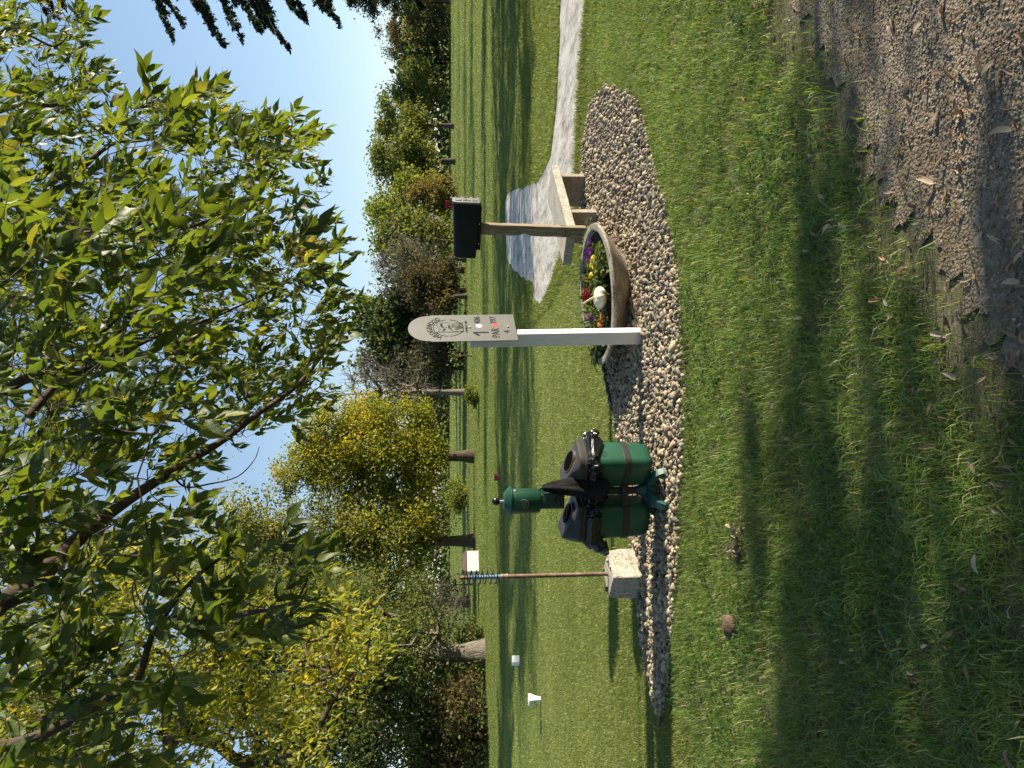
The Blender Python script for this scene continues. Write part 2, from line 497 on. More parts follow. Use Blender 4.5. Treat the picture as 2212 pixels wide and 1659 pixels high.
def mat_object_random(name, stops, translucent=0.0, rough=0.5, tr_tint=(1.9, 1.75, 0.6)):
    m, nt, b, out = new_mat(name)
    oi = node(nt, 'ShaderNodeObjectInfo')
    r_ = ramp(nt, oi.outputs['Random'], stops)
    nt.links.new(r_.outputs[0], b.inputs['Base Color'])
    n = noise(nt, 9, 3, 0.6, coords(nt))
    bump(nt, n.outputs[0], b, 0.3, 0.01)
    b.inputs['Roughness'].default_value = rough
    b.inputs['Specular IOR Level'].default_value = 0.35
    if translucent:
        t = node(nt, 'ShaderNodeBsdfTranslucent')
        mt = node(nt, 'ShaderNodeMix', data_type='RGBA', blend_type='MULTIPLY'); mt.inputs[0].default_value = 1
        mt.inputs[7].default_value = (*tr_tint, 1)
        nt.links.new(r_.outputs[0], mt.inputs[6]); nt.links.new(mt.outputs[2], t.inputs[0])
        ms = node(nt, 'ShaderNodeMixShader'); ms.inputs[0].default_value = translucent
        nt.links.new(b.outputs[0], ms.inputs[1]); nt.links.new(t.outputs[0], ms.inputs[2])
        nt.links.new(ms.outputs[0], out.inputs['Surface'])
    return m
M['leaf_one'] = mat_object_random('leaf_single', [(0.0, (0.05, 0.08, 0.016)), (0.45, (0.07, 0.105, 0.019)), (0.85, (0.1, 0.135, 0.024)), (1.0, (0.16, 0.155, 0.035))], 0.5, 0.45)

def mat_vinyl():
    m, nt, b, out = new_mat('white_post')
    co = coords(nt)
    sx = node(nt, 'ShaderNodeSeparateXYZ'); nt.links.new(co, sx.inputs[0])
    n = noise(nt, 9, 6, 0.75, co, (1, 1, .3))
    ad = node(nt, 'ShaderNodeMath', operation='MULTIPLY_ADD'); ad.inputs[1].default_value = -.32
    nt.links.new(n.outputs[0], ad.inputs[0]); nt.links.new(sx.outputs[2], ad.inputs[2])
    r_ = ramp(nt, ad.outputs[0], [(0.0, (0.4, 0.36, 0.29)), (.10, (0.79, 0.785, 0.76))])
    mp = node(nt, 'ShaderNodeMapRange'); mp.inputs[1].default_value = -.17; mp.inputs[2].default_value = .75
    nt.links.new(ad.outputs[0], mp.inputs[0]); nt.links.new(mp.outputs[0], r_.inputs[0])
    n2 = noise(nt, 40, 5, 0.7, co, (1, 1, .12))
    r2 = ramp(nt, n2.outputs[0], [(0.35, (.88, .87, .85)), (0.6, (1, 1, 1))])
    mx = node(nt, 'ShaderNodeMix', data_type='RGBA', blend_type='MULTIPLY'); mx.inputs[0].default_value = 1
    nt.links.new(r_.outputs[0], mx.inputs[6]); nt.links.new(r2.outputs[0], mx.inputs[7])
    nt.links.new(mx.outputs[2], b.inputs['Base Color'])
    b.inputs['Roughness'].default_value = .45
    return m
M['vinyl'] = mat_vinyl()

# ------------------------------------------------------------------ ground sheets
def sheet(name, poly, z, mat, kind='structure'):
    me = bpy.data.meshes.new(name)
    me.from_pydata([(p[0], p[1], z) for p in poly], [], [tuple(range(len(poly)))])
    bm = bmesh.new(); bm.from_mesh(me)
    bmesh.ops.triangulate(bm, faces=bm.faces)
    bmesh.ops.recalc_face_normals(bm, faces=bm.faces)
    for f in bm.faces:
        if f.normal.z < 0: f.normal_flip()
    bm.to_mesh(me); bm.free()
    o = link(name, me, mat)
    o['kind'] = kind
    return o

def smooth_line(pts, sub=5, closed=False, jag=0.0):
    out = []
    n = len(pts)
    rng_ = range(n if closed else n - 1)
    for i in rng_:
        p0, p1, p2, p3 = [Vector(pts[(j) % n] if closed else pts[max(0, min(n - 1, j))]) for j in (i - 1, i, i + 1, i + 2)]
        for k in range(sub):
            t = k / sub
            v = 0.5 * ((2 * p1) + (p2 - p0) * t + (2 * p0 - 5 * p1 + 4 * p2 - p3) * t * t + (3 * p1 - p0 - 3 * p2 + p3) * t ** 3)
            if jag: v = v + Vector([rnd.uniform(-jag, jag) for _ in range(len(v))])
            out.append(v)
    if not closed: out.append(Vector(pts[-1]))
    return out

sheet('ground', [(-900, -300), (900, -300), (900, 1500), (-900, 1500)], -0.012, M['fairway'])

bed_front = [(1437, 1548), (1455, 1400), (1465, 1250), (1471, 1150), (1479, 1000), (1484, 850), (1479, 740), (1467, 600), (1450, 480), (1431, 400), (1412, 330), (1390, 250), (1368, 200)]
bed_back = [(1300, 192), (1268, 270), (1259, 360), (1257, 480), (1266, 600), (1296, 720), (1317, 830), (1334, 930), (1346, 1010), (1362, 1130), (1380, 1310), (1400, 1450), (1425, 1548)]
BED = [tuple(v) for v in smooth_line([tuple(G(*p))[:2] for p in bed_front + bed_back], 5, True, 0.012)]
path_px = [(1262, -40), (1252, 150), (1244, 300), (1240, 420), (1226, 500), (1206, 560), (1182, 630), (1166, 655), (1153, 640), (1150, 612), (1120, 592), (1097, 560), (1093, 500), (1095, 425), (1142, 402), (1164, 390), (1187, 345), (1200, 255), (1207, 150), (1217, -40)]
PATH = [tuple(v) for v in smooth_line([tuple(G(*p))[:2] for p in path_px], 8, True, 0.03)]
road_px = [(1690, -60), (1745, 60), (1795, 150), (1840, 250), (1872, 330), (1900, 410), (1940, 470), (2005, 520), (2070, 620), (2130, 720), (2190, 790), (2290, 900)]
road_edge = [tuple(G(*p))[:2] for p in road_px]
_re = [Vector(v) for v in smooth_line(road_edge, 9, False, 0.0)]
ROAD = []
for i, v in enumerate(_re):
    d = (_re[min(i + 1, len(_re) - 1)] - _re[max(i - 1, 0)]).normalized()
    off = .035 * math.sin(i * .9) + .025 * math.sin(i * 2.3 + 1) + .012 * math.sin(i * 5.1)
    ROAD.append((v.x - d.y * off, v.y + d.x * off))
ROAD = ROAD + [(-0.6, 0.9), (-1.2, -3.0), (6, -3.0), (6, 4.4)]
p0, p1 = Vector(road_edge[0]), Vector(road_edge[2])
ext = p0 + (p0 - p1).normalized() * 4
ROAD = [tuple(ext)] + ROAD
tee_px = [(1430, 1720), (1400, 1450), (1380, 1310), (1362, 1130), (1346, 1010), (1334, 930), (1317, 830), (1296, 720), (1266, 640), (1225, 600), (1190, 660), (1160, 690), (1125, 760), (1100, 900), (1092, 1100), (1092, 1400), (1096, 1720)]
TEE = [tuple(v) for v in smooth_line([tuple(G(*p))[:2] for p in tee_px], 4, True, 0.0)]
near = [(-9, -4), (9, -4), (9, 8.2), (3.2, 8.4), (1.0, 6.6), (-1.0, 6.2), (-4.5, 5.2), (-9, 5.0)]
sheet('lawn', near, -0.008, M['rough_base'])
sheet('tee_box', TEE, -0.004, M['tee'])
sheet('path', PATH, 0.003, M['path'])
sheet('road', ROAD, 0.0, M['road'])
bed = sheet('pebble_bed', BED, 0.004, M['bed_base'])

# ------------------------------------------------------------------ grass
def grass_mesh(name, xy, h, w, cols, lean=0.6, z0=-0.006):
    n = len(xy)
    az = rng.uniform(0, 2 * np.pi, n)
    ln = np.abs(rng.normal(0, lean, n)) + 0.1
    d = np.stack([np.cos(az), np.sin(az)], -1)
    s = np.stack([-np.sin(az + rng.normal(0, .6, n)), np.cos(az + rng.normal(0, .6, n))], -1)
    V = np.zeros((n, 5, 3))
    b = np.concatenate([xy, np.full((n, 1), z0)], 1)
    sw = np.concatenate([s * w[:, None] * 0.5, np.zeros((n, 1))], 1)
    mid = b + np.concatenate([d * (h * ln * 0.35)[:, None], (h * 0.6)[:, None]], 1)
    tip = b + np.concatenate([d * (h * ln * 1.1)[:, None], (h * (1.0 - 0.25 * np.minimum(ln, 2.2)))[:, None]], 1)
    V[:, 0], V[:, 1] = b - sw, b + sw
    V[:, 2], V[:, 3] = mid - sw * 0.8, mid + sw * 0.8
    V[:, 4] = tip
    tf = np.array([(0, 1, 3), (0, 3, 2), (2, 3, 4)])
    F = tf[None] + (np.arange(n) * 5)[:, None, None]
    me = tri_mesh(name, V.reshape(-1, 3), F.reshape(-1, 3), np.repeat(cols, 5, 0))
    o = link(name, me, M['grass'])
    return o

def pick(n, palette, probs, jit=0.18):
    idx = rng.choice(len(palette), n, p=np.array(probs) / sum(probs))
    c = np.array(palette)[idx] * (1 + rng.normal(0, jit, (n, 1)))
    return np.clip(c * (1 + rng.normal(0, 0.05, (n, 3))), 0.004, 1)

def scatter(n, X0, X1, Y0, Y1, zones, power=1.0):
    """random ground points, about evenly spread over the seen ground"""
    X = rng.uniform(X0, X1, n); Y = rng.uniform(Y0, Y1, n)
    v = X - 1106; u = 829.5 - Y
    t = EYE / (FPX * sp + v * cp)
    return np.stack([u * t, (FPX * cp - v * sp) * t], -1)

def soft(xy, amp=0.05, s=5):
    return xy + amp * np.stack([wob(xy[:, 0], xy[:, 1], s, 1), wob(xy[:, 0], xy[:, 1], s, 5)], -1)

# rough lawn between the road and the bed (even in ground area, plus more close up)
pts = []
A = 480000
xy = np.stack([rng.uniform(-4.6, 4.6, A), rng.uniform(1.2, 7.6, A)], -1)
keep = np.abs(xy[:, 0]) < 0.56 * xy[:, 1] + 1.5
xy = xy[keep]
q = soft(xy, 0.045, 7)
in_bed = in_poly(q[:, 0], q[:, 1], BED); in_path = in_poly(q[:, 0], q[:, 1], PATH); in_road = in_poly(q[:, 0], q[:, 1], ROAD); in_tee = in_poly(q[:, 0], q[:, 1], TEE)
# thin, worn grass towards the road
def dist_line(xy, line):
    d = np.full(len(xy), 9.0)
    L = np.array(line)
    for i in range(len(L) - 1):
        a, b = L[i], L[i + 1]
        ab = b - a
        t = np.clip(((xy - a) @ ab) / (ab @ ab), 0, 1)
        d = np.minimum(d, np.linalg.norm(xy - (a + t[:, None] * ab), axis=1))
    return d
dr = dist_line(xy, road_edge)
ok = ~(in_bed | in_path | in_road | in_tee)
wear = np.clip((dr + 0.08 * wob(xy[:, 0], xy[:, 1], 6, 3)) / 0.28, 0.06, 1)
ok &= rng.random(len(xy)) < wear
ok &= rng.random(len(xy)) < (0.72 + 0.28 * wob(xy[:, 0], xy[:, 1], 4, 8))
edge_tuft = in_road & (dr < 0.10) & (rng.random(len(xy)) < 0.05)
xy = xy[ok | edge_tuft]
n = len(xy)
pn = wob(xy[:, 0], xy[:, 1], 1.6, 2)
cols = pick(n, [(0.12, 0.205, 0.038), (0.165, 0.25, 0.05), (0.22, 0.28, 0.07), (0.45, 0.4, 0.23), (0.32, 0.3, 0.14)], [4, 5, 3, 0.7, 0.8])
cols *= (1 + 0.22 * pn)[:, None]
h = rng.uniform(0.018, 0.05, n) * (1 + 0.35 * wob(xy[:, 0], xy[:, 1], 2.3, 4)) * np.where(xy[:, 1] < 2.9, 1.2, 1)
w = rng.uniform(0.0018, 0.0036, n)
g = grass_mesh('grass', xy, h, w, cols, 0.8)
tag(g, kind='stuff')

A = 330000
xy = np.stack([rng.uniform(-3.2, 3.9, A), rng.uniform(1.5, 7.6, A)], -1)
xy = xy[np.abs(xy[:, 0]) < 0.55 * xy[:, 1] + 0.2]
q = soft(xy, 0.05, 7)
ok = ~in_poly(q[:, 0], q[:, 1], BED) & ~in_poly(xy[:, 0], xy[:, 1], TEE) & ~in_poly(xy[:, 0], xy[:, 1], PATH)
dr = dist_line(xy, road_edge)
inr = in_poly(xy[:, 0], xy[:, 1], ROAD)
tuft = wob(xy[:, 0], xy[:, 1], 5, 14) + .6 * wob(xy[:, 0], xy[:, 1], 11, 3)
p_ = np.where(inr, np.where(dr < .22, .05, 0.0), np.clip((dr + .1 * tuft) / .3, .04, 1)) * (.25 + .75 * (tuft > -.15))
ok &= rng.random(len(xy)) < p_
xy = xy[ok]; n = len(xy)
cols = pick(n, [(0.105, 0.195, 0.042), (0.15, 0.24, 0.05), (0.21, 0.27, 0.07), (0.42, 0.37, 0.22), (0.3, 0.27, 0.13)], [5, 5, 2.5, 0.7, 0.6])
cols *= (1 + 0.2 * wob(xy[:, 0], xy[:, 1], 1.9, 12))[:, None]
h = rng.uniform(.03, .07, n) * np.clip(1.3 - .14 * (xy[:, 1] - 2), .55, 1.2)
g = grass_mesh('grass', xy, h, rng.uniform(.002, .0042, n), cols, 1.0)
tag(g, kind='stuff')

# grass creeping over the border of the bed
A = 30000
xy = np.stack([rng.uniform(-3.2, 3.2, A), rng.uniform(4.3, 8.0, A)], -1)
db = dist_line(xy, BED + [BED[0]])
ok = (db < .10 + .05 * wob(xy[:, 0], xy[:, 1], 8, 2)) & (rng.random(A) < .75)
xy = xy[ok]; n = len(xy)
g = grass_mesh('grass', xy, rng.uniform(.03, .065, n), rng.uniform(.002, .004, n), pick(n, [(0.1, 0.15, 0.03), (0.14, 0.19, 0.04), (0.4, 0.35, 0.2)], [4, 4, 1.5]), 1.0)
tag(g, kind='stuff')

# mown tee turf behind the bed
A = 210000
xy = scatter(A, 1085, 1500, 560, 1760, None)
jx = rng.normal(0, 0.02, xy.shape); xy = xy + jx
ok = in_poly(xy[:, 0], xy[:, 1], TEE) & ~in_poly(*soft(xy, 0.04, 7).T, BED) & ~in_poly(xy[:, 0], xy[:, 1], PATH)
xy = xy[ok]; n = len(xy)
cols = pick(n, [(0.105, 0.15, 0.03), (0.15, 0.195, 0.042), (0.2, 0.235, 0.06), (0.4, 0.37, 0.2), (0.28, 0.28, 0.12)], [3, 5, 4, 0.6, 1.3])
cols *= (1 + 0.13 * wob(xy[:, 0], xy[:, 1], 1.1, 2) + .12 * wob(xy[:, 0] * .35, xy[:, 1], 2.4, 9) + .08 * wob(xy[:, 0], xy[:, 1], 6, 5))[:, None]
dist = xy[:, 1]
h = rng.uniform(0.012, 0.03, n) * (1 + dist / 30)
w = rng.uniform(0.0025, 0.005, n) * np.clip(dist / 7, 1, 2.4)
g = grass_mesh('grass', xy, h, w, cols, 0.75)
tag(g, kind='stuff')

# mown fairway turf beyond, seen from afar as short bright tips
A = 330000
xy = scatter(A, 957, 1180, -20, 1680, None)
xy = xy + rng.normal(0, .004, xy.shape) * xy[:, 1:2]
ok = ~in_poly(xy[:, 0], xy[:, 1], TEE) & ~in_poly(*soft(xy, .12, 2).T, PATH) & (xy[:, 1] > 11.5)
xy = xy[ok]; n = len(xy); dist = xy[:, 1]
cols = pick(n, [(0.105, 0.14, 0.03), (0.14, 0.175, 0.04), (0.175, 0.2, 0.055), (0.2, 0.21, 0.08)], [3, 5, 3, .3], .06)
band = np.where(np.sin(dist * 2.1 / (1 + dist * .012) + .15 * xy[:, 0] / np.maximum(dist, 1) * 3) > 0, 1.08, .92)
cols *= (band * (1 + 0.14 * wob(xy[:, 0], xy[:, 1], .35, 2)))[:, None]
g = grass_mesh('grass', xy, dist * rng.uniform(.0006, .0013, n), dist * rng.uniform(.0006, .0011, n), cols, 0.6)
tag(g, kind='stuff')

# longer fringe along the path and the bank behind it
A = 150000
xy = scatter(A, 1120, 1420, -60, 720, None)
q = soft(xy, 0.07, 4)
ok = ~in_poly(xy[:, 0], xy[:, 1], PATH) & ~in_poly(q[:, 0], q[:, 1], BED) & ~in_poly(xy[:, 0], xy[:, 1], TEE) & (xy[:, 1] > 7.2) & (xy[:, 1] < 15)
xy = xy[ok]; n = len(xy)
cols = pick(n, [(0.095, 0.145, 0.03), (0.135, 0.18, 0.04), (0.18, 0.21, 0.055), (0.32, 0.29, 0.15)], [3, 5, 3, 0.4], .12)
dp = dist_line(xy, PATH + [PATH[0]])
h = rng.uniform(0.02, 0.045, n) * np.where(dp < 0.3, 1.7, 1.1)
w = rng.uniform(0.003, 0.006, n) * np.clip(xy[:, 1] / 7, 1, 2.2)
g = grass_mesh('grass', xy, h, w, cols, 0.6)
tag(g, kind='stuff')

# clover and broad-leaved weeds in the rough lawn
def disc_tmpl(k=6):
    a = np.linspace(0, 2 * np.pi, k, endpoint=False)
    v = np.concatenate([[[0, 0, 0]], np.stack([np.cos(a), np.sin(a), 0.15 * np.ones(k)], -1)])
    f = np.array([(0, i + 1, (i + 1) % k + 1) for i in range(k)])
    return v, f
dv, df = disc_tmpl()
n = 5200
c = np.stack([rng.uniform(-3, 2.0, n), rng.uniform(1.7, 4.6, n)], -1)
q = wob(c[:, 0], c[:, 1], 1.9, 6)
ok = (q > 0.15) & ~in_poly(c[:, 0], c[:, 1], ROAD) & ~in_poly(c[:, 0], c[:, 1], BED)
c = c[ok]
pos, sz = [], []
for k in range(3):
    a = rng.uniform(0, 6.28, len(c)) * 0 + k * 2.09 + c[:, 0] * 40
    pos.append(np.stack([c[:, 0] + 0.008 * np.cos(a), c[:, 1] + 0.008 * np.sin(a), 0.022 + 0.02 * np.abs(np.sin(c[:, 0] * 91 + c[:, 1] * 37))], -1))
pos = np.concatenate(pos)
m_ = len(pos)
up = np.array([0, 0, 1.0]) + rng.normal(0, 0.35, (m_, 3))
ax = rng.normal(0, 1, (m_, 3)); ax[:, 2] *= 0.2
mt = frames(ax, up) * rng.uniform(0.006, 0.0095, m_)[:, None, None]
V, F, C = batch(dv, df, pos, mt, pick(m_, [(0.045, 0.09, 0.022), (0.065, 0.12, 0.03)], [1, 1]))
tag(link('clover_leaves', tri_mesh('clover', V, F, C), M['grass']), kind='stuff')

def leaf_tmpl(ts, ws, fold=0.35, droop=0.25, curl=0.0):
    """pointed leaf along +y, length 1"""
    mid = [(0, t, -droop * t * t) for t in ts]
    V = list(mid)
    L, Rr = {}, {}
    for i in range(1, len(ts) - 1):
        t, w_ = ts[i], ws[i]
        for sgn, D in ((-1, L), (1, Rr)):
            ang = fold + curl * t
            D[i] = len(V)
            V.append((sgn * w_ * math.cos(ang), t, -droop * t * t + w_ * math.sin(ang)))
    F = []
    last = len(ts) - 1
    for D, flip in ((L, False), (Rr, True)):
        tris = [(0, 1, D[1])]
        for i in range(1, last - 1):
            tris += [(i, i + 1, D[i + 1]), (i, D[i + 1], D[i])]
        tris.append((last - 1, last, D[last - 1]))
        F += [t if not flip else (t[0], t[2], t[1]) for t in tris]
    return np.array(V, float), np.array(F)

wv, wf = leaf_tmpl([0, .2, .45, .7, .9, 1], [0, .1, .17, .19, .1, 0], 0.2, 0.5)
pos, ax, cc, ss = [], [], [], []
for _ in range(62):
    X, Y = rnd.uniform(1600, 2000), rnd.uniform(640, 1500)
    if rnd.random() < .35: X, Y = rnd.uniform(1560, 2150), rnd.uniform(900, 1659)
    b = G(X, Y)
    if in_poly([b.x], [b.y], ROAD)[0]: continue
    k = rnd.randint(5, 9)
    a0 = rnd.uniform(0, 6)
    tone = rnd.choice([(0.05, 0.1, 0.03), (0.04, 0.085, 0.035), (0.07, 0.13, 0.025)])
    L_ = rnd.uniform(0.025, 0.05)
    for i in range(k):
        a = a0 + i * 6.283 / k + rnd.uniform(-.3, .3)
        pos.append((b.x, b.y, 0.012)); ax.append((math.cos(a), math.sin(a), rnd.uniform(.25, .8))); ss.append(L_ * rnd.uniform(.7, 1.2)); cc.append(tone)
pos, ax, ss, cc = map(np.array, (pos, ax, ss, cc))
mt = frames(ax, np.array([0, 0, 1.0]) + rng.normal(0, .2, ax.shape)) * ss[:, None, None]
V, F, C = batch(wv, wf, pos, mt, cc * (1 + rng.normal(0, .12, (len(cc), 1))))
tag(link('weeds', tri_mesh('weeds', V, F, C), M['grass']), kind='stuff')

# ------------------------------------------------------------------ pebbles and gravel
def ico(sub):
    bm = bmesh.new()
    bmesh.ops.create_icosphere(bm, subdivisions=sub, radius=1)
    v = np.array([x.co[:] for x in bm.verts]); f = np.array([[q_.index for q_ in x.verts] for x in bm.faces])
    bm.free()
    return v, f
iv, jf = ico(2)
i1, f1 = ico(1)
peb_pal = [(0.265, 0.213, 0.14), (0.335, 0.275, 0.185), (0.205, 0.168, 0.118), (0.39, 0.328, 0.228), (0.28, 0.21, 0.14), (0.13, 0.112, 0.088), (0.45, 0.39, 0.285)]
peb_w = [4, 5, 3.5, 2.5, 2.2, 2.2, .9]
# positions: spread over the bed with a loose minimum spacing
bx = np.array(BED)
N = 44000
c = np.stack([rng.uniform(bx[:, 0].min(), bx[:, 0].max(), N), rng.uniform(bx[:, 1].min(), bx[:, 1].max(), N)], -1)
c = c[in_poly(*soft(c, 0.03, 9).T, BED)]
cell, taken, sel = 0.0215, {}, []
for i, (x, y) in enumerate(c):
    kx, ky = int(math.floor(x / cell)), int(math.floor(y / cell))
    if (kx, ky) in taken: continue
    taken[(kx, ky)] = 1
    sel.append(i)
c = c[sel]
n = len(c)
size = rng.gamma(9, 0.00155, n) + 0.002
size = np.clip(size, 0.009, 0.036)
rot_a = rng.uniform(0, 6.28, n)
def peb_mats(n, size, tilt=0.45):
    ax = rng.normal(0, 1, (n, 3)); ax[:, 2] *= tilt
    ref = np.array([0, 0, 1.0]) + rng.normal(0, 0.4, (n, 3))
    m_ = frames(ax, ref)
    sc = np.stack([size * rng.uniform(.75, 1.0, n), size * rng.uniform(1.0, 1.45, n), size * rng.uniform(.55, .8, n)], -1)
    return m_ * sc[:, None, :]
pm = peb_mats(n, size)
pz = size * 0.42 + rng.uniform(0, 0.012, n)
pp = np.concatenate([c, pz[:, None]], 1)
pc = pick(n, peb_pal, peb_w, 0.14)
X_, Y_, dep = project(pp)
app = np.where((X_ > 0) & (X_ < 2212) & (Y_ > 0) & (Y_ < 1659), size / dep, 0)
order = np.argsort(-app)
big, rest = order[:290], order[290:]
rest_near = rest[app[rest] > np.quantile(app[rest], 0.35)]
lump = np.array([1 + 0.16 * math.sin(3 * v[0] + 1.3) * math.cos(2.3 * v[1]) + 0.1 * math.sin(4 * v[2] + 2 * v[0]) for v in iv])
V, F, C = batch(iv * lump[:, None], jf, pp[rest], pm[rest], pc[rest])
pebs = link('pebbles', tri_mesh('pebbles', V, F, C, True), M['stone'], bed)
pebs['kind'] = 'stuff'
variants = []
for k in range(14):
    lp = np.array([1 + 0.15 * math.sin(3 * v[0] + k) * math.cos(2.3 * v[1] + k * 2) + 0.09 * math.sin(4 * v[2] + 2 * v[0] + k) for v in iv])
    vv = iv * lp[:, None]
    me = tri_mesh('pebble', vv, jf, np.repeat(pick(1, peb_pal, peb_w, 0.14), len(vv), 0), True)
    me.materials.append(M['stone'])
    variants.append(me)
for i in big:
    o = bpy.data.objects.new('pebble', variants[rnd.randrange(14)])
    COL.objects.link(o)
    o.parent = bed
    m4 = Matrix.Identity(4)
    for a in range(3):
        for b in range(3): m4[a][b] = pm[i][a][b]
    m4.translation = Vector(pp[i])
    o.matrix_world = m4

# loose road gravel
N = 95000
c = np.stack([rng.uniform(-1.3, 2.6, N), rng.uniform(1.2, 3.5, N)], -1)
ins = in_poly(*soft(c, 0.06, 9).T, ROAD)
d_edge = dist_line(c, road_edge)
stray = (~ins) & (d_edge < .35) & (rng.random(N) < .06)
dens = np.clip((d_edge - 0.08 + 0.12 * wob(c[:, 0], c[:, 1], 3, 4)) / 0.3, 0.12, 1) * (0.55 + 0.45 * (wob(c[:, 0], c[:, 1], 2.2, 9) > -0.35))
ins |= stray
c = c[ins & (rng.random(N) < dens)][:27000]
n = len(c)
size = np.clip(rng.gamma(6, 0.00042, n) + 0.0008, 0.0016, 0.0065)
pp2 = np.concatenate([c, (size * 0.35)[:, None]], 1)
V, F, C = batch(i1, f1, pp2, peb_mats(n, size), pick(n, [(0.24, 0.2, 0.15), (0.3, 0.25, 0.19), (0.18, 0.148, 0.112), (0.37, 0.315, 0.245)], [4, 4, 2, .8], 0.13))
tag(link('gravel', tri_mesh('gravel', V, F, C, False), M['stone']), kind='stuff')

# ------------------------------------------------------------------ lettering
def text_geo(txt, size=1.0, depth=0.0):
    """letters as verts (n,3) and faces, centred at x=0, baseline y=0"""
    cu = bpy.data.curves.new('txt', 'FONT')
    cu.body = txt
    cu.size = size
    cu.align_x = 'CENTER'
    cu.resolution_u = 3
    cu.extrude = depth
    o = bpy.data.objects.new('txt', cu)
    COL.objects.link(o)
    bpy.context.view_layer.update()
    e = o.evaluated_get(bpy.context.evaluated_depsgraph_get())
    me = e.to_mesh()
    V = [v.co.copy() for v in me.vertices]
    F = [tuple(p.vertices) for p in me.polygons]
    e.to_mesh_clear()
    bpy.data.objects.remove(o)
    bpy.data.curves.remove(cu)
    return V, F

def put_text(mb, txt, x, y, h, sx=1.0, rot=0.0, depth=0.0008):
    """cap height h, placed with its middle at x,y in the plate's own plane (x across, z up, y out)"""
    V, F = text_geo(txt, h / 0.7, depth)
    ca, sa = math.cos(rot), math.sin(rot)
    out = []
    for v in V:
        px, pz = v.x * sx, v.y - h / 2
        out.append((x + px * ca - pz * sa, -0.0006 - depth + v.z, y + px * sa + pz * ca))
    mb.add(out, F)

def ribbon(mb, pts, w, y=-0.0012, th=0.0012):
    """flat stroke through pts (x,z) in the plate plane"""
    for a, b in zip(pts[:-1], pts[1:]):
        dx, dz = b[0] - a[0], b[1] - a[1]
        L = math.hypot(dx, dz) or 1e-6
        nx, nz = -dz / L * w / 2, dx / L * w / 2
        q = [(a[0] - nx, a[1] - nz), (b[0] - nx, b[1] - nz), (b[0] + nx, b[1] + nz), (a[0] + nx, a[1] + nz)]
        mb.add([(p[0], y, p[1]) for p in q] + [(p[0], y + th, p[1]) for p in q],
               [(0, 1, 2, 3), (7, 6, 5, 4), (0, 4, 5, 1), (1, 5, 6, 2), (2, 6, 7, 3), (3, 7, 4, 0)])

# ------------------------------------------------------------------ tee sign
sg = G(1391, 703)
YAW = R(50)
sign = empty('tee_sign', sg, YAW, 'tall white post with a grey metal plate reading WEDGEWOOD, hole 1, par 4', 'sign')
sign.rotation_euler = (0, R(-2.3), YAW)
PS = 0.102
MB().box(-PS / 2, PS / 2, 0, PS, -0.05, 1.33, Matrix.Translation((-.012, .03, 0)) @ Matrix.Rotation(R(16), 4, 'Z')).build('post', M['vinyl'], sign, bevel=0.005)
PW, PB, PH, PR = 0.33, 0.99, 1.62, 1.785      # half shapes of the plate: bottom, shoulder, tip
hw = PW / 2
prof = [(-hw, PB), (hw, PB), (hw, PH), (hw * .955, PH)]
for i in range(1, 24):
    a = math.pi * i / 24
    prof.append((hw * .955 * math.cos(a), PH + (PR - PH) * math.sin(a) ** 0.9))
prof += [(-hw * .955, PH), (-hw, PH)]
mb = MB()
k = len(prof)
mb.add([(p[0], -0.006, p[1]) for p in prof] + [(p[0], -0.001, p[1]) for p in prof],
       [tuple(range(k)), tuple(range(2 * k - 1, k - 1, -1))] + [(i, i + k, (i + 1) % k + k, (i + 1) % k) for i in range(k)])
plate = mb.build('sign_plate', M['steel'], sign)
plate_y = -0.006
def on_plate(name, mat, fn):
    mb_ = MB(); fn(mb_)
    o = mb_.build(name, mat, plate)
    o.location = (0, plate_y, 0)
    return o
CX, CZ, CR, CRX = 0.0, 1.49, 0.112, 0.103
def arc_letters(mb_):
    txt = 'WEDGEWOOD'
    for i, ch in enumerate(txt):
        a = R(148 - i * 116 / 8)
        put_text(mb_, ch, CX + (CRX + .027) * math.cos(a), CZ + (CR + .03) * math.sin(a), 0.04, 0.85, a - math.pi / 2)
on_plate('lettering', M['cutout'], arc_letters)
on_plate('lettering', M['cutout'], lambda m_: put_text(m_, 'OMRO, WI', 0.012, CZ - CR - .021, 0.017, 1.25))
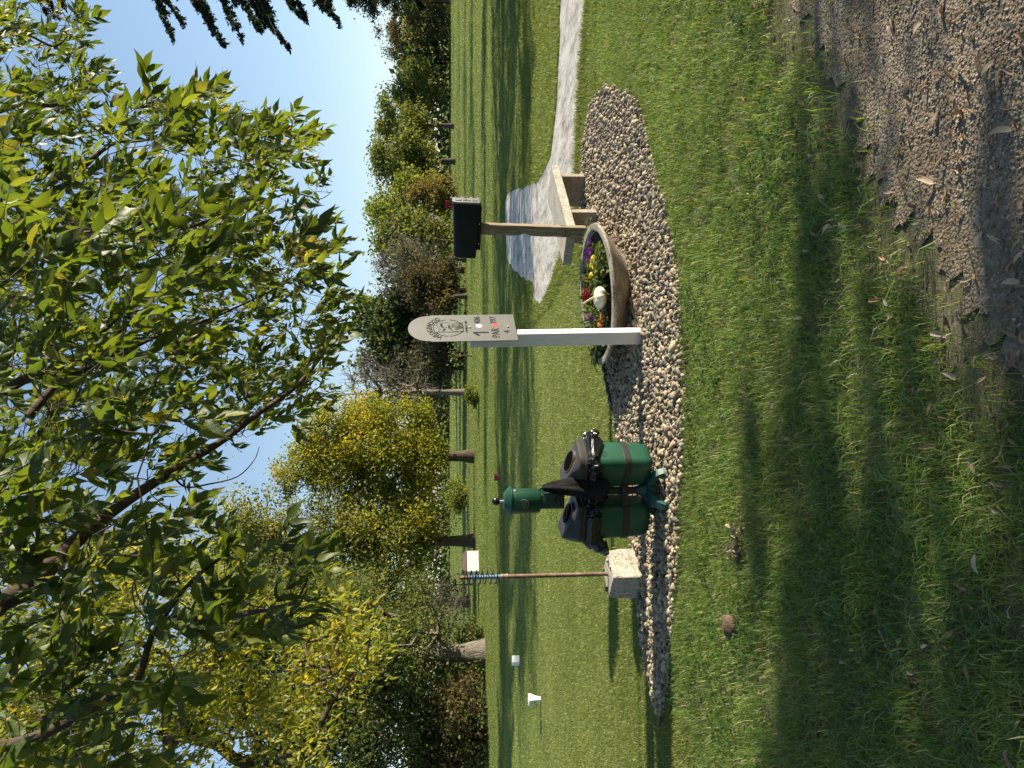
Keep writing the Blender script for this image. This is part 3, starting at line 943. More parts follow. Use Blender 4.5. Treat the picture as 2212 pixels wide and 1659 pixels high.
def emblem(mb_):
    seg = [(8, 88), (93, 178), (183, 265), (272, 300), (304, 352)]
    for a0, a1 in seg:
        ribbon(mb_, [(CX + CRX * math.cos(R(a)), CZ + CR * math.sin(R(a))) for a in np.linspace(a0, a1, 18)], 0.0056)
    # flag stick and flag
    for z0, z1 in ((1.375, 1.41), (1.414, 1.45), (1.455, 1.495), (1.5, 1.525), (1.53, 1.56)):
        ribbon(mb_, [(-.052, z0), (-.054, z1)], 0.0035)
        if z1 < 1.46: ribbon(mb_, [(-.044, z0), (-.045, z1)], 0.0035)
    mb_.add([(-.066, -.0012, 1.565), (-.05, -.0012, 1.565), (-.056, -.0012, 1.592)], [(0, 1, 2)])
    ribbon(mb_, [(-.05 + .01 * i, 1.562 + .012 * math.sin(i * .62 + 2.6)) for i in range(12)], 0.003)
    ribbon(mb_, [(.066, 1.555), (.066, 1.5), (.058, 1.478)], 0.0028)
    ribbon(mb_, [(-.045, 1.455), (-.03, 1.468), (-.01, 1.472), (.012, 1.462), (.032, 1.452), (.05, 1.45)], 0.0045)
    # the dimpled ball as crossed arcs
    for i in range(7):
        t = i / 6
        ribbon(mb_, [(-.02 + .075 * t + .012 * math.cos(s), 1.378 + .062 * (1 - .55 * t) * s / 1.6) for s in np.linspace(.1, 1.6, 6)], 0.0026)
        ribbon(mb_, [(-.005 + .06 * s / 1.6, 1.381 + .01 * i + .028 * math.sin(s * 1.2)) for s in np.linspace(.0, 1.6, 6)], 0.0022)
    ribbon(mb_, [(-.022, 1.445), (-.02, 1.42), (-.008, 1.395), (.012, 1.379)], 0.005)
    ribbon(mb_, [(.062, 1.44), (.062, 1.415), (.05, 1.393)], 0.004)
on_plate('emblem', M['cutout'], emblem)
def emblem_words(mb_):
    for i, ch in enumerate('GOLF COURSE'):
        t = i / 10
        put_text(mb_, ch, -.036 + .088 * t, 1.531 + .012 * math.sin(t * 5.4 + 3.4), 0.0155, 0.95, .12)
    put_text(mb_, '&', .006, 1.506, 0.01, 1.0)
    put_text(mb_, 'GRILL', .012, 1.484, 0.0145, 1.0, .1)
on_plate('lettering', M['cutout'], emblem_words)
on_plate('lettering', M['cutout'], lambda m_: m_.add([(-.072 + a_, -.0012, 1.312 + b_) for a_, b_ in ((0, 0), (.016, 0), (.016, -.115), (0, -.115), (0, -.03), (-.034, -.052), (-.034, -.036))], [(0, 4, 6), (4, 5, 6), (0, 1, 2, 3)]))
on_plate('lettering', M['cutout'], lambda m_: put_text(m_, 'PAR', -.072, 1.148, 0.058, 0.8))
on_plate('lettering', M['cutout'], lambda m_: put_text(m_, '4', -.058, 1.062, 0.05, 0.95))
on_plate('lettering', M['cutout'], lambda m_: put_text(m_, '406', .094, 1.272, 0.047, 0.95))
on_plate('lettering', M['cutout'], lambda m_: put_text(m_, '397', .09, 1.152, 0.047, 0.95))
def disc(mb_, x, z, rx, rz, th=.0012):
    q = [(x + rx * math.cos(2 * math.pi * i / 20), z + rz * math.sin(2 * math.pi * i / 20)) for i in range(20)]
    mb_.add([(p[0], -th, p[1]) for p in q] + [(p[0], 0, p[1]) for p in q], [tuple(range(20))] + [(i, i + 20, (i + 1) % 20 + 20, (i + 1) % 20) for i in range(20)])
on_plate('yardage_dot', M['white_dot'], lambda m_: disc(m_, .02, 1.262, .021, .0235))
on_plate('yardage_dot', M['red_dot'], lambda m_: disc(m_, .026, 1.142, .021, .0225))
for z in (1.333, 1.047):
    o = MB().lathe([(0.0, .009), (.006, .0085), (.0095, .004), (.0095, -.001)], 12, Matrix.Rotation(R(90), 4, 'X'), cap=False).build('bolt', M['bolt'], plate, smooth=True)
    o.location = (0.002, plate_y, z)

# ------------------------------------------------------------------ mailbox on its post
mbx = P(977, 500, 6.72); 
BAX = 26.0
mail = empty('mailbox', (mbx.x + .02, 6.72, 0), R(-BAX), 'black mailbox with a red flag on a weathered wooden post', 'mailbox')
mail.rotation_euler = (0, R(0.7), R(-BAX))
L0, L1, Z0, ZT = -0.255, 0.235, 1.205, 1.44
def mail_ring(x, w, z0, z1, r_=0.07):
    pts = [Vector((x, -w / 2, z0)), Vector((x, w / 2, z0))]
    for i in range(7):
        a = R(90 * i / 6)
        pts.append(Vector((x, w / 2 - r_ + r_ * math.cos(a), z1 - r_ + r_ * math.sin(a))))
    for i in range(7):
        a = R(90 + 90 * i / 6)
        pts.append(Vector((x, -w / 2 + r_ + r_ * math.cos(a), z1 - r_ + r_ * math.sin(a))))
    return pts
MB().loft([mail_ring(L0, .185, Z0 + .028, ZT - .024), mail_ring(L0 + .012, .195, Z0 + .018, ZT - .016), mail_ring(L1, .205, Z0 + .004, ZT)]).build('box_body', M['black_paint'], mail, smooth=True, angle=40)
MB().box(L0 + .075, L1 - .012, -.083, .083, Z0 - .022, Z0 + .016).build('mounting_base', M['black_paint'], mail, bevel=.006)
door = MB().loft([mail_ring(L1 + .002, .215, Z0 - .004, ZT + .008), mail_ring(L1 + .018, .215, Z0 - .004, ZT + .008), mail_ring(L1 + .022, .2, Z0 + .004, ZT)]).build('door', M['grey_door'], mail, smooth=True, angle=35)
fr = MB()
for z0, z1 in ((Z0 + .02, Z0 + .065), (Z0 + .08, Z0 + .145), (Z0 + .16, Z0 + .215)):
    for a in ((-.07, .07, z0, z0 + .006), (-.07, .07, z1 - .006, z1), (-.07, -.064, z0 + .006, z1 - .006), (.064, .07, z0 + .006, z1 - .006)):
        fr.box(L1 + .0225, L1 + .028, a[0], a[1], a[2], a[3])
fr.build('door_rib', M['grey_door'], door)
MB().box(L1 + .012, L1 + .036, -.025, .025, ZT + .008, ZT + .022).build('door_latch', M['grey_door'], door, bevel=.003)
um = MB()
V, F = text_geo('U.S. MAIL', .028, .001)
um.add([(L1 + .024 + v.z, v.x, Z0 + .108 + v.y) for v in V], F)
um.build('lettering', M['pale_mark'], door)
fl = MB().box(L1 - .085, L1 - .068, .104, .109, ZT - .12, ZT + .03).box(L1 - .085, L1 - .02, .104, .109, ZT + .0305, ZT + .066)
fl.build('flag', M['red_flag'], mail, bevel=.002)
for x in (-.12, .06):
    MB().lathe([(0, .004), (.005, .002), (.005, 0)], 8, Matrix.Translation((x, -.0855, Z0 - .004)) @ Matrix.Rotation(R(90), 4, 'X'), cap=False).build('screw', M['bolt'], mail)
# squared timber, worn and knotted; a bite is missing from one corner
pst = MB()
rings = []
for i in range(30):
    z = -0.1 + (Z0 - .022 + .1) * i / 29
    w2 = .046 + .0012 * math.sin(i * 1.7)
    bite = .022 * math.exp(-((z - .78) / .035) ** 2)
    rings.append([Vector((w2, -w2, z)), Vector((w2, w2, z)), Vector((-w2, w2, z)), Vector((-w2 + bite, -w2 + bite * .6, z))])
post_o = pst.loft(rings).build('wooden_post', M['wood_post'], mail, bevel=.004)
for (px, py, z, r_, ax) in ((0.0465, 0.004, .43, .02, 'x'), (-.018, -.0465, .40, .028, 'y')):
    Mx = Matrix.Translation((px, py, z)) @ (Matrix.Rotation(R(90), 4, 'Y') if ax == 'x' else Matrix.Rotation(R(90), 4, 'X'))
    MB().lathe([(0, .005), (r_ * .6, .006), (r_, .003), (r_ * 1.05, -.004)], 14, Mx @ Matrix.Scale(1.4, 4, (1, 0, 0) if ax == 'x' else (0, 1, 0)), cap=False).build('knot', M['knot'], post_o, smooth=True)

# ------------------------------------------------------------------ concrete bench
N_, F_ = Vector((1.45, 6.8, 0)), Vector((2.34, 7.82, 0))
axis = (F_ - N_).normalized()
bl = (F_ - N_).length
bench = empty('concrete_bench', N_, math.atan2(axis.y, axis.x), 'weathered concrete bench with two slab legs beside the mailbox post', 'bench')
sm = MB(); nseg = 14
rings = []
for i in range(nseg + 1):
    x = bl * i / nseg
    j = lambda a: a + rnd.uniform(-.0018, .0018)
    rings.append([Vector((x, j(0), j(.285))), Vector((x, j(0), j(.37))), Vector((x, j(.40), j(.37))), Vector((x, j(.40), j(.285)))])
sm.loft(rings).build('seat', M['bench'], bench, bevel=.008)
for x in (.36, 1.14):
    lg = MB()
    r0 = [Vector((x, .02, -.02)), Vector((x + .075, .02, -.02)), Vector((x + .075, .38, -.02)), Vector((x, .38, -.02))]
    r1 = [Vector((x + .005, .03, .29)), Vector((x + .07, .03, .29)), Vector((x + .07, .37, .29)), Vector((x + .005, .37, .29))]
    lg.loft([r0, r1]).build('leg', M['bench_leg'], bench, bevel=.008)

# ------------------------------------------------------------------ planter bowl, flowers, pumpkin
pc_ = Vector((0.78, 6.22, 0))
PLR, PLH = 0.60, 0.235
planter = empty('planter', pc_, 0, 'wide round stained concrete planter bowl full of flowers', 'planter')
planter.rotation_euler = (R(1.0), R(-4.2), 0)
prof = [(.30, -.05), (.335, 0.0), (.36, .03), (.42, .075), (.50, .135), (PLR - .045, PLH - .055), (PLR - .01, PLH - .035), (PLR, PLH - .02), (PLR - .004, PLH - .004), (PLR - .02, PLH), (PLR - .055, PLH - .003), (PLR - .065, PLH - .014), (PLR - .085, PLH - .07), (PLR - .13, PLH - .11)]
MB().lathe(prof, 64, cap=False).build('bowl', M['planter'], planter, smooth=True, angle=30)
sv = []
sm = MB()
rad = [0.001, .12, .24, .36, .45, .525]
sm.lathe([(r_, PLH - .035 + rnd.uniform(-.008, .008)) for r_ in rad], 24, cap=False).build('soil', M['soil'], planter)

def in_planter(dx, dy, dz=0.0):
    return planter.matrix_basis @ Vector((dx, dy, PLH - .075 + dz))

def flower_plant(X, Y, depth, height, spread, petal_pal, n_fl, leaf_pal, label, fl_size=.03, kind='open', n_leaf=60, leaf_len=.05, loc=None, cat='flower', group='flowers in the planter bowl'):
    fl_size *= .82
    top = P(X, Y, depth)
    base = Vector((top.x, top.y, loc if loc is not None else .17))
    root = empty('flowering_plant', base, 0, label, cat, group)
    H = max(top.z - base.z, .03) if height is None else height
    # stems
    st = MB(); tips = []
    for k in range(max(7, n_fl + 3)):
        a = rnd.uniform(0, 6.283); r_ = spread * math.sqrt(rnd.random())
        t = Vector((r_ * math.cos(a), r_ * math.sin(a), H * rnd.uniform(.7, 1.05)))
        mid = Vector((t.x * .35, t.y * .35, H * .55))
        st.tube([(0, 0, -.02), mid, t], [.003, .0022, .0014], 4)
        tips.append(t)
    st.build('stem', M['grass_stem'], root)
    n_ = n_leaf
    pos = np.stack([rng.normal(0, spread * .5, n_), rng.normal(0, spread * .5, n_), rng.uniform(.05, .92, n_) * H], -1)
    ax = pos * [1.5, 1.5, 0] + rng.normal(0, .05, (n_, 3)) + [0, 0, .03]
    mt = frames(ax, np.array([0, 0, 1.0]) + rng.normal(0, .4, (n_, 3))) * (leaf_len * rng.uniform(.6, 1.2, n_))[:, None, None]
    V, F, C = batch(wv, wf, pos, mt, pick(n_, leaf_pal, [1] * len(leaf_pal), .15))
    fo = link('foliage', tri_mesh('foliage', V, F, C), M['grass'], root)
    fo['kind'] = 'stuff'
    for k in range(n_fl):
        t = tips[k % len(tips)]
        c = np.array(petal_pal[k % len(petal_pal)])
        toc = np.array([-.15, -1.0, .35]) + rng.normal(0, .45, 3)
        toc /= np.linalg.norm(toc)
        if kind == 'open':
            kk = 5
            a = np.arange(kk) * 2 * np.pi / kk + rng.uniform(0, 6)
            e1 = np.cross(toc, [0, 0, 1.0]); e1 /= np.linalg.norm(e1); e2 = np.cross(toc, e1)
            ax = np.cos(a)[:, None] * e1 + np.sin(a)[:, None] * e2 + .25 * toc
            mt = frames(ax, np.repeat(toc[None], kk, 0)) * (fl_size * rng.uniform(.85, 1.1, kk))[:, None, None]
            mt[:, :, 0] *= 2.6
            V, F, C = batch(wv, wf, np.repeat(np.array(t)[None], kk, 0), mt, np.clip(np.repeat(c[None], kk, 0) * (1 + rng.normal(0, .15, (kk, 1))), 0, 1))
        else:                       # plume
            kk = 60
            pos = np.array(t) + np.stack([rng.normal(0, fl_size * .4, kk), rng.normal(0, fl_size * .4, kk), rng.uniform(-fl_size, fl_size * 1.3, kk)], -1)
            ax = rng.normal(0, 1, (kk, 3)) + [0, 0, 1.2]
            mt = frames(ax, rng.normal(0, 1, (kk, 3))) * (fl_size * .55)
            V, F, C = batch(wv, wf, pos, mt, np.clip(np.repeat(c[None], kk, 0) * (1 + rng.normal(0, .25, (kk, 1))), 0, 1))
        link('bloom', tri_mesh('bloom', V, F, C), M['petal'], root)
    return root
M['grass_stem'] = mat_noise('green_stem', [(0.3, (0.06, 0.1, 0.03)), (0.7, (0.1, 0.15, 0.04))], 20, 0.6)
LG = [(0.07, 0.12, 0.02), (0.12, 0.17, 0.03), (0.18, 0.2, 0.05)]
LD = [(0.045, 0.075, 0.025), (0.08, 0.1, 0.035)]
flower_plant(1268, 540, 6.35, None, .09, [(.3, .09, .36), (.36, .13, .42), (.24, .06, .3)], 9, LG, 'purple petunias at the mailbox end of the planter bowl', .034)
flower_plant(1277, 575, 6.25, None, .09, [(.75, .5, .02), (.8, .56, .03)], 6, LG, 'yellow pansies next to the purple petunias in the planter', .03)
flower_plant(1290, 600, 6.15, None, .12, [(.6, .3, .26), (.66, .36, .3)], 6, LG, 'small pink flowers among green leaves inside the planter bowl', .02, n_leaf=110)
flower_plant(1268, 632, 6.3, None, .07, [(.17, .008, .01), (.22, .012, .014)], 6, LD, 'dark red plumed celosia behind the white pumpkin', .045, 'plume', 50)
flower_plant(1284, 660, 6.35, None, .12, [(.6, .35, .34)], 2, LD + LG, 'thin leggy green plant in the middle of the planter', .018, n_leaf=90, leaf_len=.06)
flower_plant(1272, 683, 6.15, None, .06, [(.4, .14, .5), (.36, .1, .46)], 3, LG, 'pale violet petunias rising just above the sign post edge', .036)
flower_plant(1294, 690, 5.95, None, .05, [(.7, .2, .03), (.75, .26, .05)], 4, LD, 'orange marigolds at the rim next to the white sign post', .028)
flower_plant(1285, 735, 6.2, None, .07, [(.5, .2, .4)], 3, LG + LD, 'low pink flowers behind the white sign post', .022, n_leaf=70)
flower_plant(1283, 555, 6.5, None, .1, [(.6, .3, .26)], 1, LG, 'leafy green plant at the back rim behind the petunias', .018, n_leaf=120, leaf_len=.055)

for X, Y, d_, lab in ((1276, 528, 6.55, 'leafy plant hanging over the back rim nearest the mailbox post'), (1282, 590, 6.5, 'bushy green plant behind the yellow pansies'), (1283, 615, 6.55, 'bushy green plant between the pink flowers and the dark red plumes'),
                      (1285, 650, 6.6, 'tall weedy plant standing behind the white pumpkin'), (1284, 676, 6.5, 'weedy plant beside the violet petunias'), (1290, 705, 6.45, 'green plant hidden partly by the white sign post'), (1296, 570, 6.0, 'fresh green plant at the front rim beside the pumpkin'), (1298, 602, 5.95, 'low green plant at the front rim touching the pumpkin'), (1292, 745, 6.3, 'low plant at the dark end of the planter bowl')):
    flower_plant(X - 9, Y, d_, None, .13, [(.5, .45, .12)], 0, LG + LD, lab, .02, n_leaf=230, leaf_len=.07, loc=.2, cat='plant', group='green plants in the planter bowl')
pp_ = P(1302, 643, 5.86)
pk = empty('pumpkin', (pp_.x, 5.86, .215), 0, 'white pumpkin with a long pale stem resting in the planter', 'pumpkin')
rings = []
for i in range(13):
    a = -math.pi / 2 + math.pi * i / 12
    ring = []
    for k in range(40):
        t = 2 * math.pi * k / 40
        rib = 1 - .11 * (1 - abs(math.sin(t * 5))) ** 2
        rr = .092 * math.cos(a) * rib
        ring.append(Vector((rr * math.cos(t), rr * math.sin(t), .056 + .056 * math.sin(a) - (.014 * (1 - math.cos(a)) if a > 0 else 0))))
    rings.append(ring)
MB().loft(rings).build('body', M['pumpkin'], pk, smooth=True, angle=60)
MB().tube([(0, 0, .09), (-.012, 0, .125), (-.035, 0, .165), (-.055, -.005, .19)], [.016, .011, .009, .01], 7).build('stem', M['pumpkin_stem'], pk, smooth=True)

# ------------------------------------------------------------------ ball washer on its stand
st = G(1432, 1058)
stand = empty('ball_washer', (st.x, st.y, 0), R(8), 'green golf ball washer with round black knob on a black post', 'ball washer')
MB().tube([(0, 0, .12), (0, 0, .72)], .026, 16).build('post', M['black_plastic'], stand, smooth=True)
foot = MB().lathe([(.028, .19), (.04, .16), (.055, .12), (.062, .075), (.05, .05)], 20, cap=False).build('foot', M['green_cast'], stand, smooth=True)
for a, kind in ((28, 'loop'), (-48, 'plain'), (150, 'plain'), (232, 'plain')):
    lm = MB(); Mr = Matrix.Rotation(R(a), 4, 'Z')
    if kind == 'loop':
        # an open stirrup of flat bars, as wide as a shoe
        path = [(.03, 0, .12), (.11, -.055, .105), (.20, -.06, .09), (.245, -.02, .07), (.245, .03, .06), (.2, .06, .055), (.1, .05, .05), (.03, .02, .06)]
        lm.tube([Mr @ Vector(p) for p in smooth_line(path, 4)], .014, 6)
        lm.tube([Mr @ Vector(p) for p in [(.23, 0, .075), (.235, 0, .0)]], .013, 6)
    else:
        path = [(.03, 0, .12), (.1, 0, .11), (.165, 0, .06), (.19, 0, -.01)]
        pr = smooth_line(path, 4)
        rings = []
        for i, p in enumerate(pr):
            w_ = .036 * (1 - .45 * i / len(pr)); t_ = .012
            rings.append([Mr @ Vector((p[0] - t_, -w_, p[2] - t_)), Mr @ Vector((p[0] - t_, w_, p[2] - t_)), Mr @ Vector((p[0] + t_, w_, p[2] + t_)), Mr @ Vector((p[0] + t_, -w_, p[2] + t_))])
        lm.loft(rings)
    lm.build('leg', M['green_cast'], stand, smooth=True, angle=50)
# bracket that carries the bins
br = MB().box(-.17, .17, -.05, -.03, .262, .297).box(-.03, .03, -.053, .035, .255, .305)
br.build('bracket', M['black_plastic'], stand, bevel=.003)
for x in (-.135, -.105, .105, .135):
    MB().lathe([(0, .004), (.006, .002), (.006, 0)], 8, Matrix.Translation((x, -.05, .28)) @ Matrix.Rotation(R(90), 4, 'X'), cap=False).build('bolt', M['black_paint'], stand)
# washer: lower box, drum, lid, knob
HX, HY = -.062, -.055
lower = MB().loft([rrect(.11, .10, .025, z, cx=HX, cy=HY) for z in (.715, .72, .80, .885)]).build('lower_housing', M['green_metal'], stand, smooth=True, angle=40)
MB().tube([(-.012, 0, .7), (-.012, 0, .88)], .036, 12).build('clamp', M['green_metal'], stand, smooth=True)
MB().lathe([(0, .012), (.03, .012), (.034, .004), (.034, -.01)], 20, Matrix.Translation((HX + .006, HY - .052, .748)) @ Matrix.Rotation(R(90), 4, 'X'), cap=False).build('drain_plug', M['black_gloss'], stand, smooth=True, angle=40)
drum = MB().lathe([(.05, .872), (.074, .878), (.082, .892), (.0855, 1.05), (.0855, 1.072)], 40, Matrix.Translation((HX, HY, 0)), cap=True).build('drum', M['green_metal'], stand, smooth=True, angle=35)
lid = MB().lathe([(.086, 1.065), (.0955, 1.068), (.0965, 1.082), (.089, 1.088), (.083, 1.10), (.066, 1.112), (.06, 1.122), (.02, 1.124), (.0, 1.124)], 40, Matrix.Translation((HX, HY, 0)), cap=False).build('lid', M['green_metal'], stand, smooth=True, angle=35)
MB().lathe([(.0965, 1.07), (.0985, 1.072), (.0985, 1.079), (.0965, 1.081)], 40, Matrix.Translation((HX, HY, 0)), cap=False).build('rim', M['green_metal'], lid, smooth=True)
MB().tube([(HX, HY, 1.12), (HX, HY, 1.16)], .009, 10).build('knob_stem', M['bolt'], lid, smooth=True)
MB().lathe([(.0, 1.148)] + [(.0275 * math.cos(a), 1.175 + .0275 * math.sin(a)) for a in np.linspace(-1.45, 1.45, 14)] + [(0, 1.2025)], 24, Matrix.Translation((HX, HY, 0)), cap=False).build('knob', M['black_gloss'], stand, smooth=True)
MB().lathe([(0, .004), (.007, .003), (.007, 0)], 10, Matrix.Translation((HX + .07, HY - .052, 1.05)) @ Matrix.Rotation(R(90), 4, 'X') @ Matrix.Rotation(R(50), 4, 'Y'), cap=False).build('bolt', M['bolt'], stand)

def logo(parent, mat, make, name='emblem'):
    """round maker's mark: PAR over AIDE, split by a bar; make(x, z) maps the flat mark onto the surface"""
    mb_ = MB()
    def rib(pts, w_):
        for a, b in zip(pts[:-1], pts[1:]):
            dx, dz = b[0] - a[0], b[1] - a[1]
            L = math.hypot(dx, dz)
            nx, nz = -dz / L * w_ / 2, dx / L * w_ / 2
            mb_.add([make(a[0] - nx, a[1] - nz), make(b[0] - nx, b[1] - nz), make(b[0] + nx, b[1] + nz), make(a[0] + nx, a[1] + nz)], [(0, 1, 2, 3)])
    rib([(math.cos(R(a)), math.sin(R(a))) for a in range(0, 361, 12)], .07)
    rib([(-1 + .2 * i, 0) for i in range(11)], .07)
    for txt, z in (('PAR', .12), ('AIDE', -.58)):
        V, F = text_geo(txt, .62)
        mb_.add([make(v.x * .95, z + v.y) for v in V], F)
    return mb_.build(name, mat, parent)
def on_drum(x, z):
    a = R(-104) + x * .38
    return Vector((HX + .0868 * math.cos(a), HY + .0868 * math.sin(a), .995 + z * .034))
logo(drum, M['pale_mark'], on_drum)

def waste_bin(loc, yaw, label, bag_side, logo_face, hi):
    root = empty('waste_bin', loc, yaw, label, 'waste bin', 'bins on the ball washer stand')
    W = .255
    body = MB().loft([rrect(W * .72, W * .72, .05, .0), rrect(W * .86, W * .86, .055, .022), rrect(W * .93, W * .93, .06, .06), rrect(W * .985, W * .985, .06, .25), rrect(W * 1.02, W * 1.02, .062, .43)]).build('body', M['green_plastic'], root, smooth=True, angle=50)
    bw = W * .972
    MB().loft([rrect(bw + .008, bw + .008, .064, .155), rrect(bw + .012, bw + .012, .065, .157), rrect(bw + .014, bw + .014, .065, .192), rrect(bw + .01, bw + .01, .064, .194)]).build('strap', M['black_plastic'], root, smooth=True, angle=40)
    # liner folded over the rim, crumpled
    rings = []
    nn = 64
    base_r = rrect(W * 1.05, W * 1.05, .065, 0, 16)
    for j in range(9):
        t = j / 8
        ring = []
        for k_, p in enumerate(base_r):
            a = math.atan2(p.y, p.x)
            swell = .004 + .03 * math.sin(math.pi * t) ** .7 + .011 * math.sin(a * 9 + t * 5) * t + .009 * math.sin(a * 17 - t * 7 + 1) + .012 * rnd.uniform(-1, 1)
            hem = .06 * (.5 + .5 * math.sin(a * 2 + 1.1)) + .028 * math.sin(a * 5 + .6) + .02
            flare = max(0, math.cos(a - bag_side)) ** 14
            r_ = 1 + (swell + flare * .075 * t) / (W * .5)
            z = .462 - t * (.055 + hem * 1.05 + flare * .05)
            ring.append(Vector((p.x * r_, p.y * r_, z)))
        rings.append(ring)
    MB().loft(rings, cap=False).build('bin_liner', M['bag'], root, smooth=True, angle=28)
    # hooded lid
    LW = W * 1.17
    prof = [(LW, .452, 0, 0), (LW * 1.03, .46, 0, 0), (LW * 1.03, .474, 0, 0), (LW * .99, .478, 0, 0), (LW * 1.0, .484, 0, 0), (LW * .99, .512, 0, 0), (LW * .93, .528, .0, .0), (LW * .74, .566, .014, .0), (LW * .68, .574, .017, .0), (LW * .62, .577, .02, 0), (LW * .3, .577, .02, 0)]
    wr = Matrix.Rotation(-yaw, 3, 'Z') @ Vector((1, -.18, 0)).normalized()
    cd = Matrix.Rotation(-yaw, 3, 'Z') @ Vector((0, -1, 0))
    def slope(p, f):
        return Vector((p.x - wr.x * .022 * f, p.y - wr.y * .022 * f, p.z - f * (.30 * (p.x * wr.x + p.y * wr.y) + .10 * (p.x * cd.x + p.y * cd.y))))
    rings = []
    for w_, z, dx, dy in prof:
        f = max(0.0, min(1.0, (z - .512) / .055))
        rings.append([slope(p, f) for p in rrect(w_, w_, w_ * .27, z, 7)])
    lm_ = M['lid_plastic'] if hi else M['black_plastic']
    lid_ = MB().loft(rings).build('lid', lm_, root, smooth=True, angle=32)
    def hole(r_, dz):
        c_ = wr * .05 + cd * .012
        return [slope(Vector((c_.x + r_ * math.cos(2 * math.pi * k / 28), c_.y + r_ * math.sin(2 * math.pi * k / 28), .577 + dz)), 1.0) for k in range(28)]
    MB().loft([hole(.079, -.012), hole(.077, .006), hole(.069, .006)]).build('rim', lm_, lid_, smooth=True, angle=40)
    MB().loft([hole(.0685, -.004), hole(.0685, .0068)]).build('painted_opening', M['painted_hole_dark'], lid_)  # near-black disc on the closed lid, its colour standing in for the hole's shade
    def face(x, z):
        off = W * .5 * 1.008 + .0012
        if logo_face == 'right': return Vector((off, -.03 + x * .03, .345 + z * .033))
        return Vector((.04 + x * .03, -off, .345 + z * .033))
    logo(body, M['cutout'], face)
    return root
rb = P(1398, 1003, 5.03)
waste_bin((rb.x, 5.05, .105), R(-38), 'green bin with sunlit side and black liner spilling out, beside the planter', R(70), 'right', True)
lb = P(1398, 1116, 5.05)
waste_bin((lb.x, 5.1, .105), R(-22), 'shaded green bin with pointed bag corner, on the concrete block side of the ball washer', R(205), 'right', False)

# towel hanging from the washer
tw = MB()
top_ = Vector((st.x + .045, st.y - .075, .86))
rings = []
for i in range(14):
    t = i / 13
    z = .865 - .44 * t
    wv_ = .014 + .05 * min(1, t * 1.6) ** .8
    dx = .02 * math.sin(t * 2.2) - .05 * t
    ring = []
    for k in range(24):
        a = 2 * math.pi * k / 24
        fold = 1 + .32 * math.sin(a * 3 + t * 2.2) + .14 * math.sin(a * 7 + t)
        ring.append(Vector((dx + wv_ * fold * math.cos(a), .55 * wv_ * fold * math.sin(a), z + (.02 * math.sin(a * 2) * t if i == 13 else 0))))
    rings.append(ring)
towel = empty('towel', (st.x + .04, st.y - .105, 0), 0, 'black cloth towel hanging twisted from the ball washer', 'towel')
tw.loft(rings).build('cloth', M['towel'], towel, smooth=True, angle=80)
MB().tube([(0, .0, .86), (-.012, .02, .875), (-.04, .05, .88)], .006, 6).build('cord', M['towel'], towel, smooth=True)

# ------------------------------------------------------------------ coil stand on concrete block
bc = G(1393, 1253)
S = .14
yb = R(-40)
bl_c = Vector((bc.x, bc.y + .2, 0)) 
coil = empty('ball_queue_stand', (bl_c.x, bl_c.y, 0), yb, 'rusty pipe with spiral ball holder standing in a speckled concrete block', 'stand')
MB().loft([rrect(2 * S, 2 * S, .012, -.03, 3), rrect(2 * S * .99, 2 * S * .99, .014, .15, 3), rrect(2 * S * .955, 2 * S * .955, .02, .228, 3), rrect(2 * S * .9, 2 * S * .9, .02, .238, 3)]).build('block', M['block'], coil, bevel=.003)
MB().tube([(0, 0, .23), (0, 0, 1.03)], .0165, 14).build('pipe', M['rust_pipe'], coil, smooth=True)
MB().lathe([(.0165, 1.025), (.022, 1.026), (.022, 1.045), (.0195, 1.048), (.0195, 1.062), (.022, 1.065), (.022, 1.083), (.016, 1.085)], 16, cap=True).build('collar', M['brass_collar'], coil, smooth=True, angle=35)
MB().tube([(0, 0, 1.084), (0, 0, 1.32)], .0148, 14).build('painted_pipe', M['blue_paint'], coil, smooth=True)
MB().tube([(0, 0, 1.32), (0, 0, 1.395)], .0148, 14).build('pipe', M['rust_pipe'], coil, smooth=True)
hel = []
turns = 6.6
for i in range(int(turns * 22) + 1):
    a = 2 * math.pi * i / 22
    hel.append(Vector((.052 * math.cos(a + 2.2), .052 * math.sin(a + 2.2), 1.385 - .272 * i / (turns * 22))))
e = hel[-1]
hel = [Vector((.0, 0, 1.388)), Vector((e.x * 0 + hel[0].x * .5, hel[0].y * .5, 1.387))] + hel
tl = (hel[-1] - hel[-2]).normalized()
cr = Matrix.Rotation(-yb, 3, 'Z') @ Vector((-1, -.2, 0))
hel += [e + cr * .035 + Vector((0, 0, -.012)), e + cr * .06 + Vector((0, 0, -.016)), e + cr * .07 + Vector((0, 0, -.006)), e + cr * .062 + Vector((0, 0, .004)), e + cr * .05 + Vector((0, 0, .002))]
MB().tube(hel, .0046, 6).build('coil', M['spring_wire'], coil, smooth=True)
for (x, y, s_) in ((.09, .06, .017), (-.10, -.07, .02), (-.08, .1, .014), (.115, -.02, .013)):
    ob = link('loose_pebble', variants[rnd.randrange(14)], None)
    ob.location = coil.matrix_basis @ Vector((x, y, .236 + s_ * .62)); ob.scale = (s_ * 1.2, s_, s_ * .7); ob.rotation_euler = (0, 0, rnd.uniform(0, 6))
    tag(ob, {.017: 'small stone at the back corner on top of the concrete block', .02: 'largest stone at the front corner on top of the concrete block', .014: 'small stone at the shaded side on top of the concrete block', .013: 'tiny stone at the sunny edge on top of the concrete block'}[s_], 'stone', 'stones on the concrete block')

